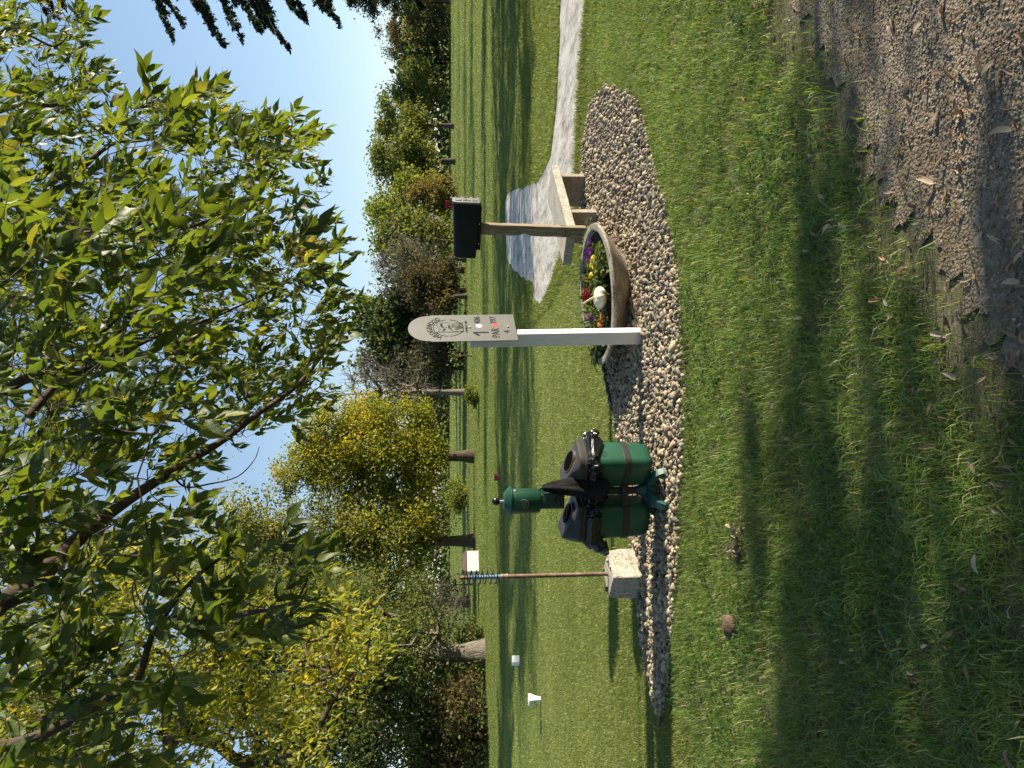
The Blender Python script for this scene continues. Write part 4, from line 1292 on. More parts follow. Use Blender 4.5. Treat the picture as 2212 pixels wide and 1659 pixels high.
# ------------------------------------------------------------------ tee markers, shed
def cube_marker(X, Y, s, yaw, mat, label):
    p = G(X, Y)
    o = MB().box(-s / 2, s / 2, -s / 2, s / 2, 0, s).build('tee_marker', mat, None, bevel=s * .04)
    o.location = (p.x, p.y, 0.0); o.rotation_euler = (0, 0, yaw)
    tag(o, label, 'tee marker', 'tee markers on the turf')
cube_marker(1122, 1427, .145, R(-42), M['marker_white'], 'white cube tee marker on the sunlit tee turf')
cube_marker(1078, 1031, .13, R(-30), M['marker_red'], 'dark red cube tee marker on the shaded fairway')
p = G(1168, 1511)
tm = empty('tee_marker', p, R(-30), 'white flared tee marker, narrow at the foot and wide at the top', 'tee marker', 'tee markers on the turf')
mb = MB()
mb.loft([rrect(w_, w_, w_ * .2, z, 3) for w_, z in ((.062, 0), (.07, .03), (.095, .09), (.13, .14), (.146, .165), (.15, .185), (.142, .19))])
mb.build('body', M['marker_white'], tm, smooth=True, angle=30)
MB().box(-.005, .005, -.0535, -.049, .075, .12).box(-.014, .014, -.067, -.060, .128, .142).build('mark', M['cutout'], tm)

sp_ = G(1034, 1212)
shed = empty('shed', sp_, R(32), 'small cream white utility shed with a brown roof far down the fairway', 'shed')
MB().box(-.42, .42, -.02, .7, 0, .50).build('wall', M['shed_wall'], shed)
MB().add([(-.47, -.07, .50), (.47, -.07, .50), (.47, .75, .50), (-.47, .75, .50), (-.3, .1, .66), (.3, .1, .66), (.3, .55, .66), (-.3, .55, .66)],
         [(0, 1, 5, 4), (1, 2, 6, 5), (2, 3, 7, 6), (3, 0, 4, 7), (4, 5, 6, 7), (3, 2, 1, 0)]).build('roof', M['shed_roof'], shed)
MB().box(-.4235, -.42, .2, .45, .02, .42).build('door', M['shed_wall'], shed)

# black fabric edging that shows along the back of the bed
def strip(name, pts, h0, label):
    mb_ = MB(); ln = smooth_line([tuple(G(*q)) for q in pts], 5)
    rings = []
    for i, q in enumerate(ln):
        d = (ln[min(i + 1, len(ln) - 1)] - ln[max(0, i - 1)]).normalized()
        nrm = Vector((-d.y, d.x, 0))
        hh = h0 * (.6 + .4 * math.sin(i * 1.3) ** 2)
        rings.append([q + nrm * .03 - Vector((0, 0, .02)), q + nrm * .02 + Vector((0, 0, hh)), q - nrm * .02 + Vector((0, 0, hh * .9)), q - nrm * .07 - Vector((0, 0, .005))])
    o = mb_.loft(rings).build(name, M['fabric'], None, smooth=True, angle=50)
    tag(o, label, 'edging')
strip('landscape_edging', [(1297, 728), (1303, 752), (1311, 790), (1319, 836), (1330, 880)], .06, 'black fabric edging folded up along the back of the pebble bed')

# ------------------------------------------------------------------ trees
def segs(A, B, ra, rb, sides=5):
    """tapered sticks from A to B"""
    A, B = np.asarray(A, float), np.asarray(B, float)
    n = len(A)
    d = B - A
    d /= np.linalg.norm(d, axis=1, keepdims=True) + 1e-9
    ref = np.where(np.abs(d[:, 2:3]) > .9, np.array([[1.0, 0.1, 0]]), np.array([[0.05, 0.1, 1.0]]))
    a = np.cross(d, ref); a /= np.linalg.norm(a, axis=1, keepdims=True) + 1e-9
    b = np.cross(d, a)
    th = np.arange(sides) * 2 * np.pi / sides
    ring = np.cos(th)[None, :, None] * a[:, None] + np.sin(th)[None, :, None] * b[:, None]
    V = np.concatenate([A[:, None] + ring * np.asarray(ra)[:, None, None], B[:, None] + ring * np.asarray(rb)[:, None, None]], 1)
    k = np.arange(sides)
    tf = np.stack([k, (k + 1) % sides, sides + (k + 1) % sides, sides + k], -1)
    F = tf[None] + (np.arange(n) * 2 * sides)[:, None, None]
    return V.reshape(-1, 3), F.reshape(-1, 4)

def grow(tips, trunk_pts, r_tip, r_max, back=1.0, zbias=0.35):
    """join tips to the trunk by a branching network; returns stick arrays"""
    nodes = [np.array(p) for p in trunk_pts]
    par = [-1] * len(nodes)
    nt_ = len(nodes)
    T = np.array(trunk_pts)
    d0 = np.min(np.linalg.norm(tips[:, None] - T[None], axis=2), axis=1)
    for i in np.argsort(d0):
        t = tips[i]
        Q = np.array(nodes)
        dv_ = t - Q
        dist = np.linalg.norm(dv_, axis=1)
        cost = dist - zbias * dv_[:, 2] + np.where(np.arange(len(Q)) < nt_, .0, .0)
        cost = np.where(dv_[:, 2] < -.25 * dist, cost + back * dist, cost)
        j = int(np.argmin(cost))
        if dist[j] > 0.05:
            mid = (nodes[j] + t) / 2 + rng.normal(0, .06, 3) * dist[j] + np.array([0, 0, .05 * dist[j]])
            nodes.append(mid); par.append(j); j = len(nodes) - 1
        nodes.append(t); par.append(j)
    cnt = np.zeros(len(nodes))
    for i in range(len(nodes) - 1, nt_ - 1, -1):
        cnt[i] += 1
        if par[i] >= nt_: cnt[par[i]] += cnt[i]
    idx = [i for i in range(nt_, len(nodes))]
    A = np.array([nodes[par[i]] for i in idx]); B = np.array([nodes[i] for i in idx])
    r_ = np.clip(r_tip * np.sqrt(np.maximum(cnt[idx], 1)), r_tip, r_max)
    rp = np.array([np.clip(r_tip * math.sqrt(max(cnt[par[i]], cnt[i])), r_tip, r_max) if par[i] >= nt_ else min(r_max, r_tip * math.sqrt(cnt[i]) * 1.25) for i in idx])
    return A, B, np.minimum(rp, r_ * 1.4), r_

qv = np.array([(0, -.5, 0), (.30, .02, .10), (0, .5, -.04), (-.30, .02, .10)])
qf = np.array([(0, 1, 2), (0, 2, 3)])

def crown_points(n, rx, ry, rz, shape, lobes):
    out = []
    while len(out) < n:
        p = rng.normal(0, 1, 3); p /= np.linalg.norm(p)
        r_ = rng.uniform(.25, 1) ** .45
        th, ph = math.atan2(p[1], p[0]), p[2]
        k = 1 + .24 * math.sin(3 * th + lobes) * (1 - ph * ph) + .22 * math.sin(5 * ph + lobes * 2 + th) + .12 * math.sin(7 * th - 4 * ph + lobes * 3)
        q = p * r_ * k
        if shape == 'cone':
            z = rng.uniform(-1, 1)
            w_ = (1 - (z + 1) / 2) ** .8 + .05
            q = np.array([math.cos(th) * w_ * r_ * k, math.sin(th) * w_ * r_ * k, z])
        elif shape == 'egg':
            s_ = 1 - .28 * max(0, q[2])
            q = np.array([q[0] * s_, q[1] * s_, q[2]])
        elif shape == 'vase':
            s_ = .75 + .3 * q[2]
            q = np.array([q[0] * s_ * 1.15, q[1] * s_ * 1.15, q[2]])
        out.append(q * [rx, ry, rz])
    return np.array(out)

def tree(base, H, low, r_, label, pal, probs, n_tips=70, n_leaf=5000, size=.22, clump=.55, trunk_r=.2, bark='bark', shape='egg', group='trees beyond the fairway',
         name='tree', r_tip=.012, lean=0.0, cat='tree', trunk_top=.75, twigs=0, flat=1.0, bare_tips=0, twig_mat=None):
    root = empty(name, base, 0, label, cat, group)
    rz = (H - low) / 2
    cz = low + rz
    tips = crown_points(n_tips, r_, r_ * flat, rz, shape, rnd.uniform(0, 6)) + [lean * cz, 0, cz]
    tips = tips[tips[:, 2] > low * .8]
    nseg = 9
    tp = []
    ph = rnd.uniform(0, 6)
    for i in range(nseg + 1):
        t = i / nseg
        z = t * H * trunk_top
        tp.append(np.array([lean * z + .12 * r_ * .35 * math.sin(t * 3 + ph) * t, .1 * r_ * .35 * math.cos(t * 2.4 + ph) * t, z]))
    tr = MB()
    rads = [trunk_r * (1.0 - .8 * i / nseg) * (1.45 if i == 0 else 1) for i in range(nseg + 1)]
    pts = [Vector(p) for p in tp]
    pts[0].z = -.1
    pts.insert(1, Vector((pts[0].x, pts[0].y, trunk_r * 1.6))); rads.insert(1, trunk_r * 1.08)
    tr.tube(pts, rads, 9)
    tr.build('trunk', M[bark], root, smooth=True, angle=80)
    start = max(2, int(nseg * min(.85, low / (H * trunk_top) * .8)))
    A, B, ra, rb = grow(tips, tp[start:], r_tip, trunk_r * .6)
    if twigs:
        k = rng.integers(0, len(B), twigs)
        d = B[k] - A[k]; L = np.linalg.norm(d, axis=1, keepdims=True) + 1e-6
        dd = d / L + rng.normal(0, .55, (twigs, 3)); dd /= np.linalg.norm(dd, axis=1, keepdims=True)
        s0 = A[k] + d * rng.uniform(.2, 1, (twigs, 1))
        ln = rng.uniform(.4, 1.15, (twigs, 1)) * r_ * .3
        s1 = s0 + dd * ln
        dd2 = dd + rng.normal(0, .4, (twigs, 3)); dd2[:, 2] -= .1
        s2 = s1 + dd2 * ln * .6
        rt = np.full(twigs, r_tip * .75)
        A = np.concatenate([A, s0, s1]); B = np.concatenate([B, s1, s2])
        ra = np.concatenate([ra, rt, rt * .7]); rb = np.concatenate([rb, rt * .7, rt * .35])
    V, F = segs(A, B, ra, rb, 4)
    link('branches', tri_mesh('branches', V, F, None, True), M[twig_mat or bark], root)['kind'] = 'stuff'
    if n_leaf:
        lt = tips[bare_tips:]
        w_ = rng.gamma(2.5, 1, len(lt)); w_ /= w_.sum()
        k = rng.choice(len(lt), n_leaf, p=w_)
        cr = clump * rng.uniform(.6, 1.3, len(lt))
        pos = lt[k] + rng.normal(0, 1, (n_leaf, 3)) * (cr[k])[:, None] * [1, 1, .7]
        ax = rng.normal(0, 1, (n_leaf, 3)); ax[:, 2] -= .35
        ref = rng.normal(0, 1, (n_leaf, 3)) + [0, 0, .6]
        mt = frames(ax, ref) * (size * rng.uniform(.55, 1.3, n_leaf))[:, None, None]
        tone = rng.choice(len(pal), len(lt), p=np.array(probs) / sum(probs))
        own = rng.choice(len(pal), n_leaf, p=np.array(probs) / sum(probs))
        ci = np.where(rng.random(n_leaf) < .6, tone[k], own)
        C = np.array(pal)[ci] * (1 + rng.normal(0, .2, (n_leaf, 1)))
        V, F, C = batch(qv, qf, pos, mt, np.clip(C, .005, 1))
        link('crown', tri_mesh('crown', V, F, C), M['far_leaf'], root)
    return root

OLIVE = [(0.085, 0.112, 0.034), (0.12, 0.145, 0.044), (0.17, 0.172, 0.062)]
DEEP = [(0.042, 0.064, 0.024), (0.062, 0.088, 0.03), (0.092, 0.112, 0.04)]
LIME = [(0.105, 0.145, 0.03), (0.145, 0.18, 0.036), (0.19, 0.2, 0.05)]
YELL = [(0.2, 0.22, 0.034), (0.29, 0.27, 0.038), (0.4, 0.31, 0.04), (0.14, 0.17, 0.03)]
GOLD = [(0.145, 0.12, 0.04), (0.19, 0.155, 0.055), (0.12, 0.115, 0.04)]
RUST = [(0.085, 0.058, 0.028), (0.125, 0.09, 0.042), (0.06, 0.055, 0.03), (0.075, 0.066, 0.035)]
GREY = [(0.1, 0.1, 0.06), (0.14, 0.135, 0.08), (0.08, 0.09, 0.045)]

def T(Yc, Xtop, Xbase, hw_px, label, pal, probs, low=.2, depth=None, **kw):
    """a tree measured in the photograph: middle, top, foot and half width"""
    p = G(Xbase, Yc)
    if depth: p = Vector((p.x * depth / p.y, depth, 0))
    H = P(Xtop, Yc, p.y).z
    r_ = hw_px * p.y / FPX
    return tree((p.x, p.y, 0), H, H * low, r_, label, pal, probs, **kw)

FAR = dict(size=.34, clump=.62, n_leaf=11000, n_tips=85, r_tip=.03, trunk_r=.28)
T(52, 812, 971, 80, 'rust brown leaved tree low at the fairway edge under the spruce branches', RUST, [3, 2, 3, 2], .02, **{**FAR, 'n_leaf': 13000, 'size': .36, 'twigs': 150})
T(4, 748, 974, 72, 'dark evergreen mass at the picture edge behind the rust brown tree', [(0.025, 0.035, 0.02), (0.04, 0.05, 0.026), (0.06, 0.055, 0.03)], [3, 3, 1], .02, **{**FAR, 'n_leaf': 15000, 'shape': 'cone', 'trunk_top': .95})
T(128, 846, 971, 48, 'green tree beside the rust brown tree', DEEP, [2, 3, 2], .12, **FAR)
T(195, 838, 974, 55, 'olive tree with a notched crown, second from the rust brown tree', OLIVE, [2, 3, 2], .1, **FAR)
T(272, 812, 981, 50, 'open-crowned green tree with a slim dark trunk', OLIVE, [3, 3, 2], .3, **{**FAR, 'n_leaf': 8000, 'clump': .5, 'shape': 'vase'})
T(348, 797, 984, 60, 'tall green tree with a forked dark trunk next to the lime tree', OLIVE, [3, 3, 2], .25, **{**FAR, 'n_leaf': 10000, 'clump': .55})
T(445, 803, 986, 62, 'rounded lime green tree behind the golden willow', LIME, [2, 3, 2], .12, **FAR)
T(430, 893, 988, 40, 'low golden brown willow above the mailbox', GOLD, [3, 3, 2], .1, **{**FAR, 'n_leaf': 9000, 'size': .24, 'clump': .4, 'trunk_r': .16})
T(520, 812, 993, 55, 'pale green grey tree behind the mailbox', LIME + GREY, [2, 2, 1, 2, 2, 1], .12, **{**FAR, 'n_leaf': 8000, 'twigs': 250, 'twig_mat': 'grey_twig'})
T(582, 806, 1003, 70, 'grey half bare tree between mailbox and sign', GREY, [2, 2, 2], .3, **{**FAR, 'n_leaf': 1700, 'size': .22, 'twigs': 1500, 'n_tips': 110, 'r_tip': .018, 'twig_mat': 'grey_twig', 'trunk_r': .22})
T(628, 893, 1006, 58, 'low dark brown thicket tree just beside the sign plate', RUST, [1, 1, 4, 3], .08, **{**FAR, 'n_leaf': 8500, 'size': .2, 'clump': .4, 'twigs': 500, 'r_tip': .014, 'trunk_r': .16})
T(692, 775, 1001, 62, 'dark green oak directly behind the sign plate', DEEP, [3, 3, 2], .15, **{**FAR, 'n_leaf': 11000})
T(772, 790, 1001, 66, 'dark green tree standing between the sign and the bare tree', DEEP + OLIVE, [2, 3, 1, 1, 1, 1], .15, **{**FAR, 'n_leaf': 10000})
T(795, 862, 1004, 62, 'twiggy grey brown tree in front of the dark green tree', GREY + RUST, [2, 2, 2, 0, 0, 1, 1], .15, **{**FAR, 'n_leaf': 3600, 'size': .2, 'twigs': 1300, 'r_tip': .014, 'twig_mat': 'grey_twig', 'trunk_r': .15})
T(848, 728, 1012, 84, 'leafless tree with a pale trunk rising from a small shrub', GREY, [1, 1, 1], .28, n_leaf=0, n_tips=150, twigs=1300, r_tip=.02, trunk_r=.2, bark='grey_twig', shape='vase', trunk_top=.85)
T(985, 622, 1029, 128, 'bright yellow green tree with a thick leaning trunk', YELL, [4, 3, 1.2, 2], .16, depth=34, flat=.6, n_leaf=62000, size=.135, clump=.40, n_tips=150, r_tip=.012, trunk_r=.26, bark='bark', shape='egg')
T(1168, 440, 1036, 112, 'tall green yellow tree behind the shed', OLIVE + YELL, [1, 2, 2, 2, 1, .6, 1], .12, depth=33, n_leaf=56000, size=.145, clump=.45, n_tips=150, r_tip=.014, trunk_r=.25)
T(1300, 470, 1030, 90, 'green tree filling the gap between the shed tree and the stout tree', OLIVE + LIME, [2, 2, 1, 1, 1, 1], .2, depth=40, n_leaf=30000, size=.17, clump=.55, n_tips=110, r_tip=.016, trunk_r=.25)
big_t = T(1412, 430, 1047, 205, 'large green tree with a very stout pale trunk', OLIVE + DEEP, [3, 3, 2, 1, 2, 1], .15, n_leaf=66000, size=.125, clump=.45, n_tips=210, r_tip=.016, trunk_r=.36, bark='pale_bark', shape='egg')
T(1590, 560, 1050, 130, 'dense green tree at the leaf-covered end of the fairway', OLIVE + DEEP, [2, 2, 1, 2, 2, 1], .05, n_leaf=28000, size=.125, clump=.45, n_tips=120, r_tip=.016, trunk_r=.22)
# shrubs and low growth
T(855, 1003, 1034, 23, 'small leafy green shrub at the foot of the leafless tree', LIME, [3, 3, 1], .0, n_leaf=1300, size=.1, clump=.13, n_tips=26, r_tip=.006, trunk_r=.03, cat='shrub', name='shrub', group='shrubs by the fairway trees')
T(1365, 985, 1044, 24, 'dark green shrub growing against the stout tree trunk', DEEP + OLIVE, [2, 2, 1, 2, 1, 1], .0, n_leaf=1900, size=.11, clump=.16, n_tips=30, r_tip=.006, trunk_r=.03, cat='shrub', name='shrub', group='shrubs by the fairway trees')
T(1530, 905, 1053, 60, 'brown leaved thicket shrub beyond the white tee markers', RUST + OLIVE, [3, 2, 3, 2, 1, 1, 1], .0, n_leaf=5200, size=.12, clump=.24, n_tips=70, r_tip=.008, trunk_r=.05, cat='shrub', name='shrub', group='shrubs by the fairway trees', twigs=200)
T(1630, 880, 1054, 65, 'brown leaved thicket shrub next to the first brown thicket', RUST + OLIVE, [3, 2, 3, 2, 1, 1, 1], .0, n_leaf=5200, size=.12, clump=.24, n_tips=70, r_tip=.008, trunk_r=.05, cat='shrub', name='shrub', group='shrubs by the fairway trees', twigs=200)
T(1455, 930, 1047, 34, 'pale green shrub between the stout trunk and the brown thicket', OLIVE + LIME, [2, 2, 1, 1, 1, 1], .0, n_leaf=2600, size=.11, clump=.2, n_tips=40, r_tip=.006, trunk_r=.03, cat='shrub', name='shrub', group='shrubs by the fairway trees')
T(1070, 965, 1026, 34, 'small yellow shrub tree beside the shed', LIME + YELL, [2, 2, 1, 1, 1, .3, 1], .1, depth=42, n_leaf=1800, size=.16, clump=.25, n_tips=30, r_tip=.008, trunk_r=.06, cat='shrub', name='shrub', group='shrubs by the fairway trees')
T(1295, 930, 1028, 50, 'grey bare thicket behind the coil stand', GREY + RUST, [2, 1, 1, 0, 0, 1, 1], .02, depth=38, n_leaf=700, size=.12, clump=.3, n_tips=70, r_tip=.008, trunk_r=.05, twigs=900, twig_mat='grey_twig', cat='shrub', name='shrub', group='shrubs by the fairway trees')
# young staked trees
for Yc, Xt, Xb, dp_, lab in ((768, 968, 1021, 36, 'thin young tree with a few leaves standing on the open fairway'), (797, 985, 1004, 46, 'slim leaning sapling trunk near the bare tree'),
                        (1262, 960, 1033, 34, 'slim bare sapling behind the coil stand'), (1383, 955, 1040, 30, 'slender pale trunk leaning beside the stout tree')):
    T(Yc, Xt, Xb, 10, lab, OLIVE, [1, 1, 1], .5, depth=dp_, n_leaf=60, size=.14, clump=.18, n_tips=10, r_tip=.01, trunk_r=.05, bark='pale_bark', name='sapling', group='saplings on the fairway')
for Yc, Xt, Xb, dp_, lab in ((560, 960, 1006, 44, 'dark bare trunk under the grey half bare tree'), (640, 955, 1010, 42, 'short dark trunk under the low brown thicket tree')):
    T(Yc, Xt, Xb, 14, lab, RUST, [1, 1, 1, 1], .5, depth=dp_, n_leaf=80, size=.2, clump=.2, n_tips=12, r_tip=.015, trunk_r=.16, bark='bark', name='sapling', group='saplings on the fairway')

# far wood that closes the fairway, one mass
n = 34000
x = rng.uniform(-120, 130, n)
top = 7.4 + 2.4 * wob(x, x * 0, .16, 1) + 1.4 * wob(x, x * 0, .6, 4)
pos = np.stack([x, 118 + rng.uniform(0, 22, n) + 6 * wob(x, x * 0, .1, 3) - np.abs(x) * .12, rng.uniform(0, 1, n) ** .8 * top], -1)
ax = rng.normal(0, 1, (n, 3)); ref = rng.normal(0, 1, (n, 3)) + [0, 0, .5]
mt = frames(ax, ref) * rng.uniform(.5, 1.3, n)[:, None, None]
V, F, C = batch(qv, qf, pos, mt, pick(n, OLIVE + DEEP + RUST[:2], [1, 1, 1, 2, 2, 2, .7, .5], .25))
tag(link('treeline', tri_mesh('treeline', V, F, C), M['far_leaf']), kind='stuff')

# trees outside the picture on the sunny side, whose shade crosses the grass
SH = 'trees shading the course from the sunny side'
def S(x, y, H, low, r_, label, **kw):
    a = dict(n_leaf=4200, size=.2, clump=.4, n_tips=70, r_tip=.015, trunk_r=.2, group=SH)
    a.update(kw)
    return tree((x, y, 0), H, low, r_, label, OLIVE, [1, 2, 1], **a)
S(9.0, 1.95, 5.5, 3.3, 1.5, 'high-crowned tree beyond the picture edge nearest the gravel road', n_leaf=2500, clump=.34, n_tips=60)
S(9.3, 3.2, 3.4, .4, .46, 'slight young tree beyond the picture edge beside the high-crowned tree', n_leaf=620, clump=.2, n_tips=26, size=.13, trunk_r=.04)
S(12.5, 3.6, 6.3, 4.2, .6, 'high-crowned narrow tree beyond the picture edge, second from the road', n_leaf=420, clump=.24, n_tips=34, trunk_r=.06)
S(13.2, 4.05, 4.3, .8, .5, 'young bushy tree beyond the picture edge, third from the road', n_leaf=420, clump=.18, n_tips=24, size=.14, trunk_r=.05)
S(17.5, 15.1, 9.5, .3, 2.5, 'green tree beyond the picture edge in front of the spruce', n_leaf=7500, n_tips=110)
S(20.0, 26.6, 9.5, .3, 2.0, 'tall narrow green tree beyond the picture edge behind the spruce', n_leaf=4200)
S(15.2, 19.6, 11.5, .2, 3.3, 'dense pointed tree beyond the picture edge behind the spruce trunk', n_leaf=9000, n_tips=130, shape='cone', clump=.45)
S(27.0, 37.0, 10, 1.0, 3.2, 'wide green tree past the spruce on the sunny side of the fairway')
S(36.0, 47.0, 12, 1.0, 3.6, 'tall broad green tree half way along the sunny side of the fairway')
S(47.0, 63.0, 12, 1.0, 5.0, 'great green tree far along the sunny side of the fairway')
S(66.0, 88.0, 13, 1.0, 7.0, 'farthest broad green tree on the sunny side of the fairway')

# unseen trees added behind and left of the camera to cut the sky fill
for i, (x, y, H, r_) in enumerate(((-11, -7.5, 7.5, 3.4), (-5.5, -10.0, 7.5, 3.4), (0, -12.0, 7.5, 3.57), (5.5, -10.5, 7.5, 3.4), (11, -8.5, 7.5, 3.23), (-13, 2.5, 7.5, 3.4))):
    S(x, y, H, .2, r_, ['unseen tree added to cut sky fill, beside the overhanging tree', 'unseen tree added to cut sky fill behind the camera, second in the row', 'unseen tree added to cut sky fill straight behind the camera', 'unseen leafy tree added to cut sky fill behind the road', 'unseen tree added to cut sky fill where the road leaves', 'unseen tree added to cut sky fill beyond the overhanging trunk'][i], n_leaf=3600, size=.42, clump=.7, n_tips=90, trunk_r=.3, flat=.8)

# ------------------------------------------------------------------ spruce whose branch tips hang into the picture
spb = Vector((10.9, 18.6, 0))
spruce = empty('spruce_tree', spb, 0, 'dark spruce with drooping branch tips hanging into the sky', 'tree')
SPH = 15.5
MB().tube([(0, 0, -.1), (0, 0, .5), (.1, 0, 5), (.05, .1, 11), (0, 0, SPH)], [.36, .29, .22, .12, .02], 10).build('trunk', M['bark'], spruce, smooth=True, angle=80)
A, B, ra, rb, sprig = [], [], [], [], []
def spruce_branch(p0, p1, sag, big=1.0):
    p0, p1 = np.array(p0), np.array(p1)
    L = np.linalg.norm(p1 - p0)
    k = 9
    pts_ = []
    for i in range(k + 1):
        t = i / k
        q_ = p0 + (p1 - p0) * t
        q_ = q_ + np.array([0, 0, sag * (4 * t * (1 - t)) * .6]) + rng.normal(0, .02, 3)
        pts_.append(q_)
    for i in range(k):
        A.append(pts_[i]); B.append(pts_[i + 1]); ra.append(.035 * (1 - i / k) * big + .006); rb.append(.035 * (1 - (i + 1) / k) * big + .006)
    d = (p1 - p0) / L
    side = np.cross(d, [0, 0, 1.0]); side /= np.linalg.norm(side) + 1e-6
    m_ = int(16 + 17 * L)
    for _ in range(m_):
        t = rng.uniform(.18, 1.02)
        i = min(k - 1, int(t * k)); f = t * k - i
        q_ = pts_[i] * (1 - f) + pts_[i + 1] * f
        sl = (.16 + .42 * (1 - t)) * rng.uniform(.4, 1.1)
        dirn = side * rng.choice([-1, 1]) * rng.uniform(.3, 1) + d * rng.uniform(.4, 1.0) + np.array([0, 0, rng.uniform(-1.3, .1)])
        dirn /= np.linalg.norm(dirn)
        e_ = q_ + dirn * sl
        A.append(q_); B.append(e_); ra.append(.006); rb.append(.003)
        for s_ in np.linspace(.1, 1.0, 6):
            for _k in range(3):
                sprig.append((*(q_ + (e_ - q_) * s_ + rng.normal(0, .018, 3)), *(dirn * .7 + rng.normal(0, .6, 3))))
for i in range(118):
    z = 2.2 + (SPH - 2.8) * (i / 118) ** 1.05
    a = i * 2.399 + rnd.uniform(-.2, .2)
    rr = 4.1 * (1 - (z / SPH) ** 1.35) ** .75 * rnd.uniform(.75, 1.05) + .15
    if math.cos(a) < -.1 and z < 10.5: rr *= .62 if z > 4.6 else .38
    spruce_branch((0, 0, z), (rr * math.cos(a), rr * math.sin(a), z - .22 * rr + rnd.uniform(-.2, .2)), .25)
for X, Y, dp_, dz in ((370, 74, 16.6, 1.3), (385, 42, 17.2, 1.3), (478, 92, 16.3, 1.5), (455, 60, 16.8, 1.5), (520, 78, 17.0, 1.3), (556, 60, 16.4, 1.4), (612, 97, 16.2, 1.4), (590, 66, 17.0, 1.2), (650, 36, 16.4, 1.2), (725, 42, 16.2, 1.2), (700, 20, 17.2, 1.2)):
    e_ = P(X, Y, dp_) - spb
    spruce_branch((0, 0, e_.z + dz), tuple(e_), .3, 1.1)
V, F = segs(A, B, ra, rb, 4)
link('branches', tri_mesh('branches', V, F), M['bark'], spruce)
sprig = np.array(sprig)
m_ = len(sprig)
sq = qv * [.62, 1, 1]
mt = frames(sprig[:, 3:], rng.normal(0, 1, (m_, 3))) * rng.uniform(.07, .14, m_)[:, None, None]
V, F, C = batch(sq, qf, sprig[:, :3], mt, pick(m_, [(0.014, 0.026, 0.016), (0.022, 0.036, 0.02), (0.035, 0.05, 0.026)], [3, 3, 1]))
link('needles', tri_mesh('needles', V, F, C), M['far_leaf'], spruce)['kind'] = 'stuff'

# ------------------------------------------------------------------ the tree whose branches hang overhead
lv, lf = leaf_tmpl([0, .12, .32, .55, .78, 1.0], [0, .11, .19, .165, .07, 0], 0.30, 0.30)
lv2, lf2 = leaf_tmpl([0, .12, .32, .55, .78, 1.0], [0, .10, .17, .15, .06, 0], 0.55, 0.12)
lv3, lf3 = leaf_tmpl([0, .14, .35, .6, .82, 1.0], [0, .13, .215, .18, .065, 0], 0.12, 0.5, .3)
for _v, _a, _b in ((lv, .05, 2.6), (lv2, -.07, 2.2), (lv3, .06, 3.4)):       # no two halves alike: a sideways sweep and a wavy edge
    _v[:, 0] += _a * np.sin(_v[:, 1] * _b)
    _v[:, 2] += .035 * np.sin(_v[:, 1] * 9 + np.sign(_v[:, 0]) * 1.3)

def limb(pts_px):
    """(X, Y, depth, diameter) measured along a limb"""
    q = smooth_line([(*P(a, b, d), r_) for a, b, d, r_ in pts_px], 4)
    return [Vector(p[:3]) for p in q], [p[3] / 2 for p in q]

CAN = [(-60, -60), (150, -60), (238, 25), (215, 60), (222, 165), (195, 185), (255, 165), (300, 200), (320, 205), (375, 195), (420, 180), (490, 162), (505, 200), (555, 215), (600, 240), (680, 232), (692, 320), (640, 335), (600, 350), (665, 420), (680, 450), (735, 480), (742, 560), (705, 590), (755, 600), (792, 605), (780, 650), (742, 680), (745, 760), (745, 840), (700, 868), (640, 890), (560, 935), (470, 985), (380, 1035), (335, 1060), (375, 1095), (440, 1085), (490, 1085), (470, 1110), (520, 1135), (560, 1150), (620, 1135), (720, 1160), (748, 1190), (745, 1250), (700, 1310), (712, 1400), (560, 1400), (505, 1340), (455, 1440), (470, 1520), (420, 1600), (360, 1720), (-60, 1720)]
trunk_base = Vector((-4.6, 2.2, 0))
over = empty('overhanging_tree', trunk_base, 0, 'leafy green tree whose low branches hang across the sky overhead', 'tree')
top_pt = Vector((-4.3, 2.5, 4.6))
MB().tube([Vector((0, 0, -.1)), Vector((0, 0, .4)), Vector((.1, .1, 2.5)), top_pt - trunk_base, Vector((.6, .8, 7.5))], [.42, .33, .28, .24, .13], 12).build('trunk', M['bark'], over, smooth=True, angle=80)
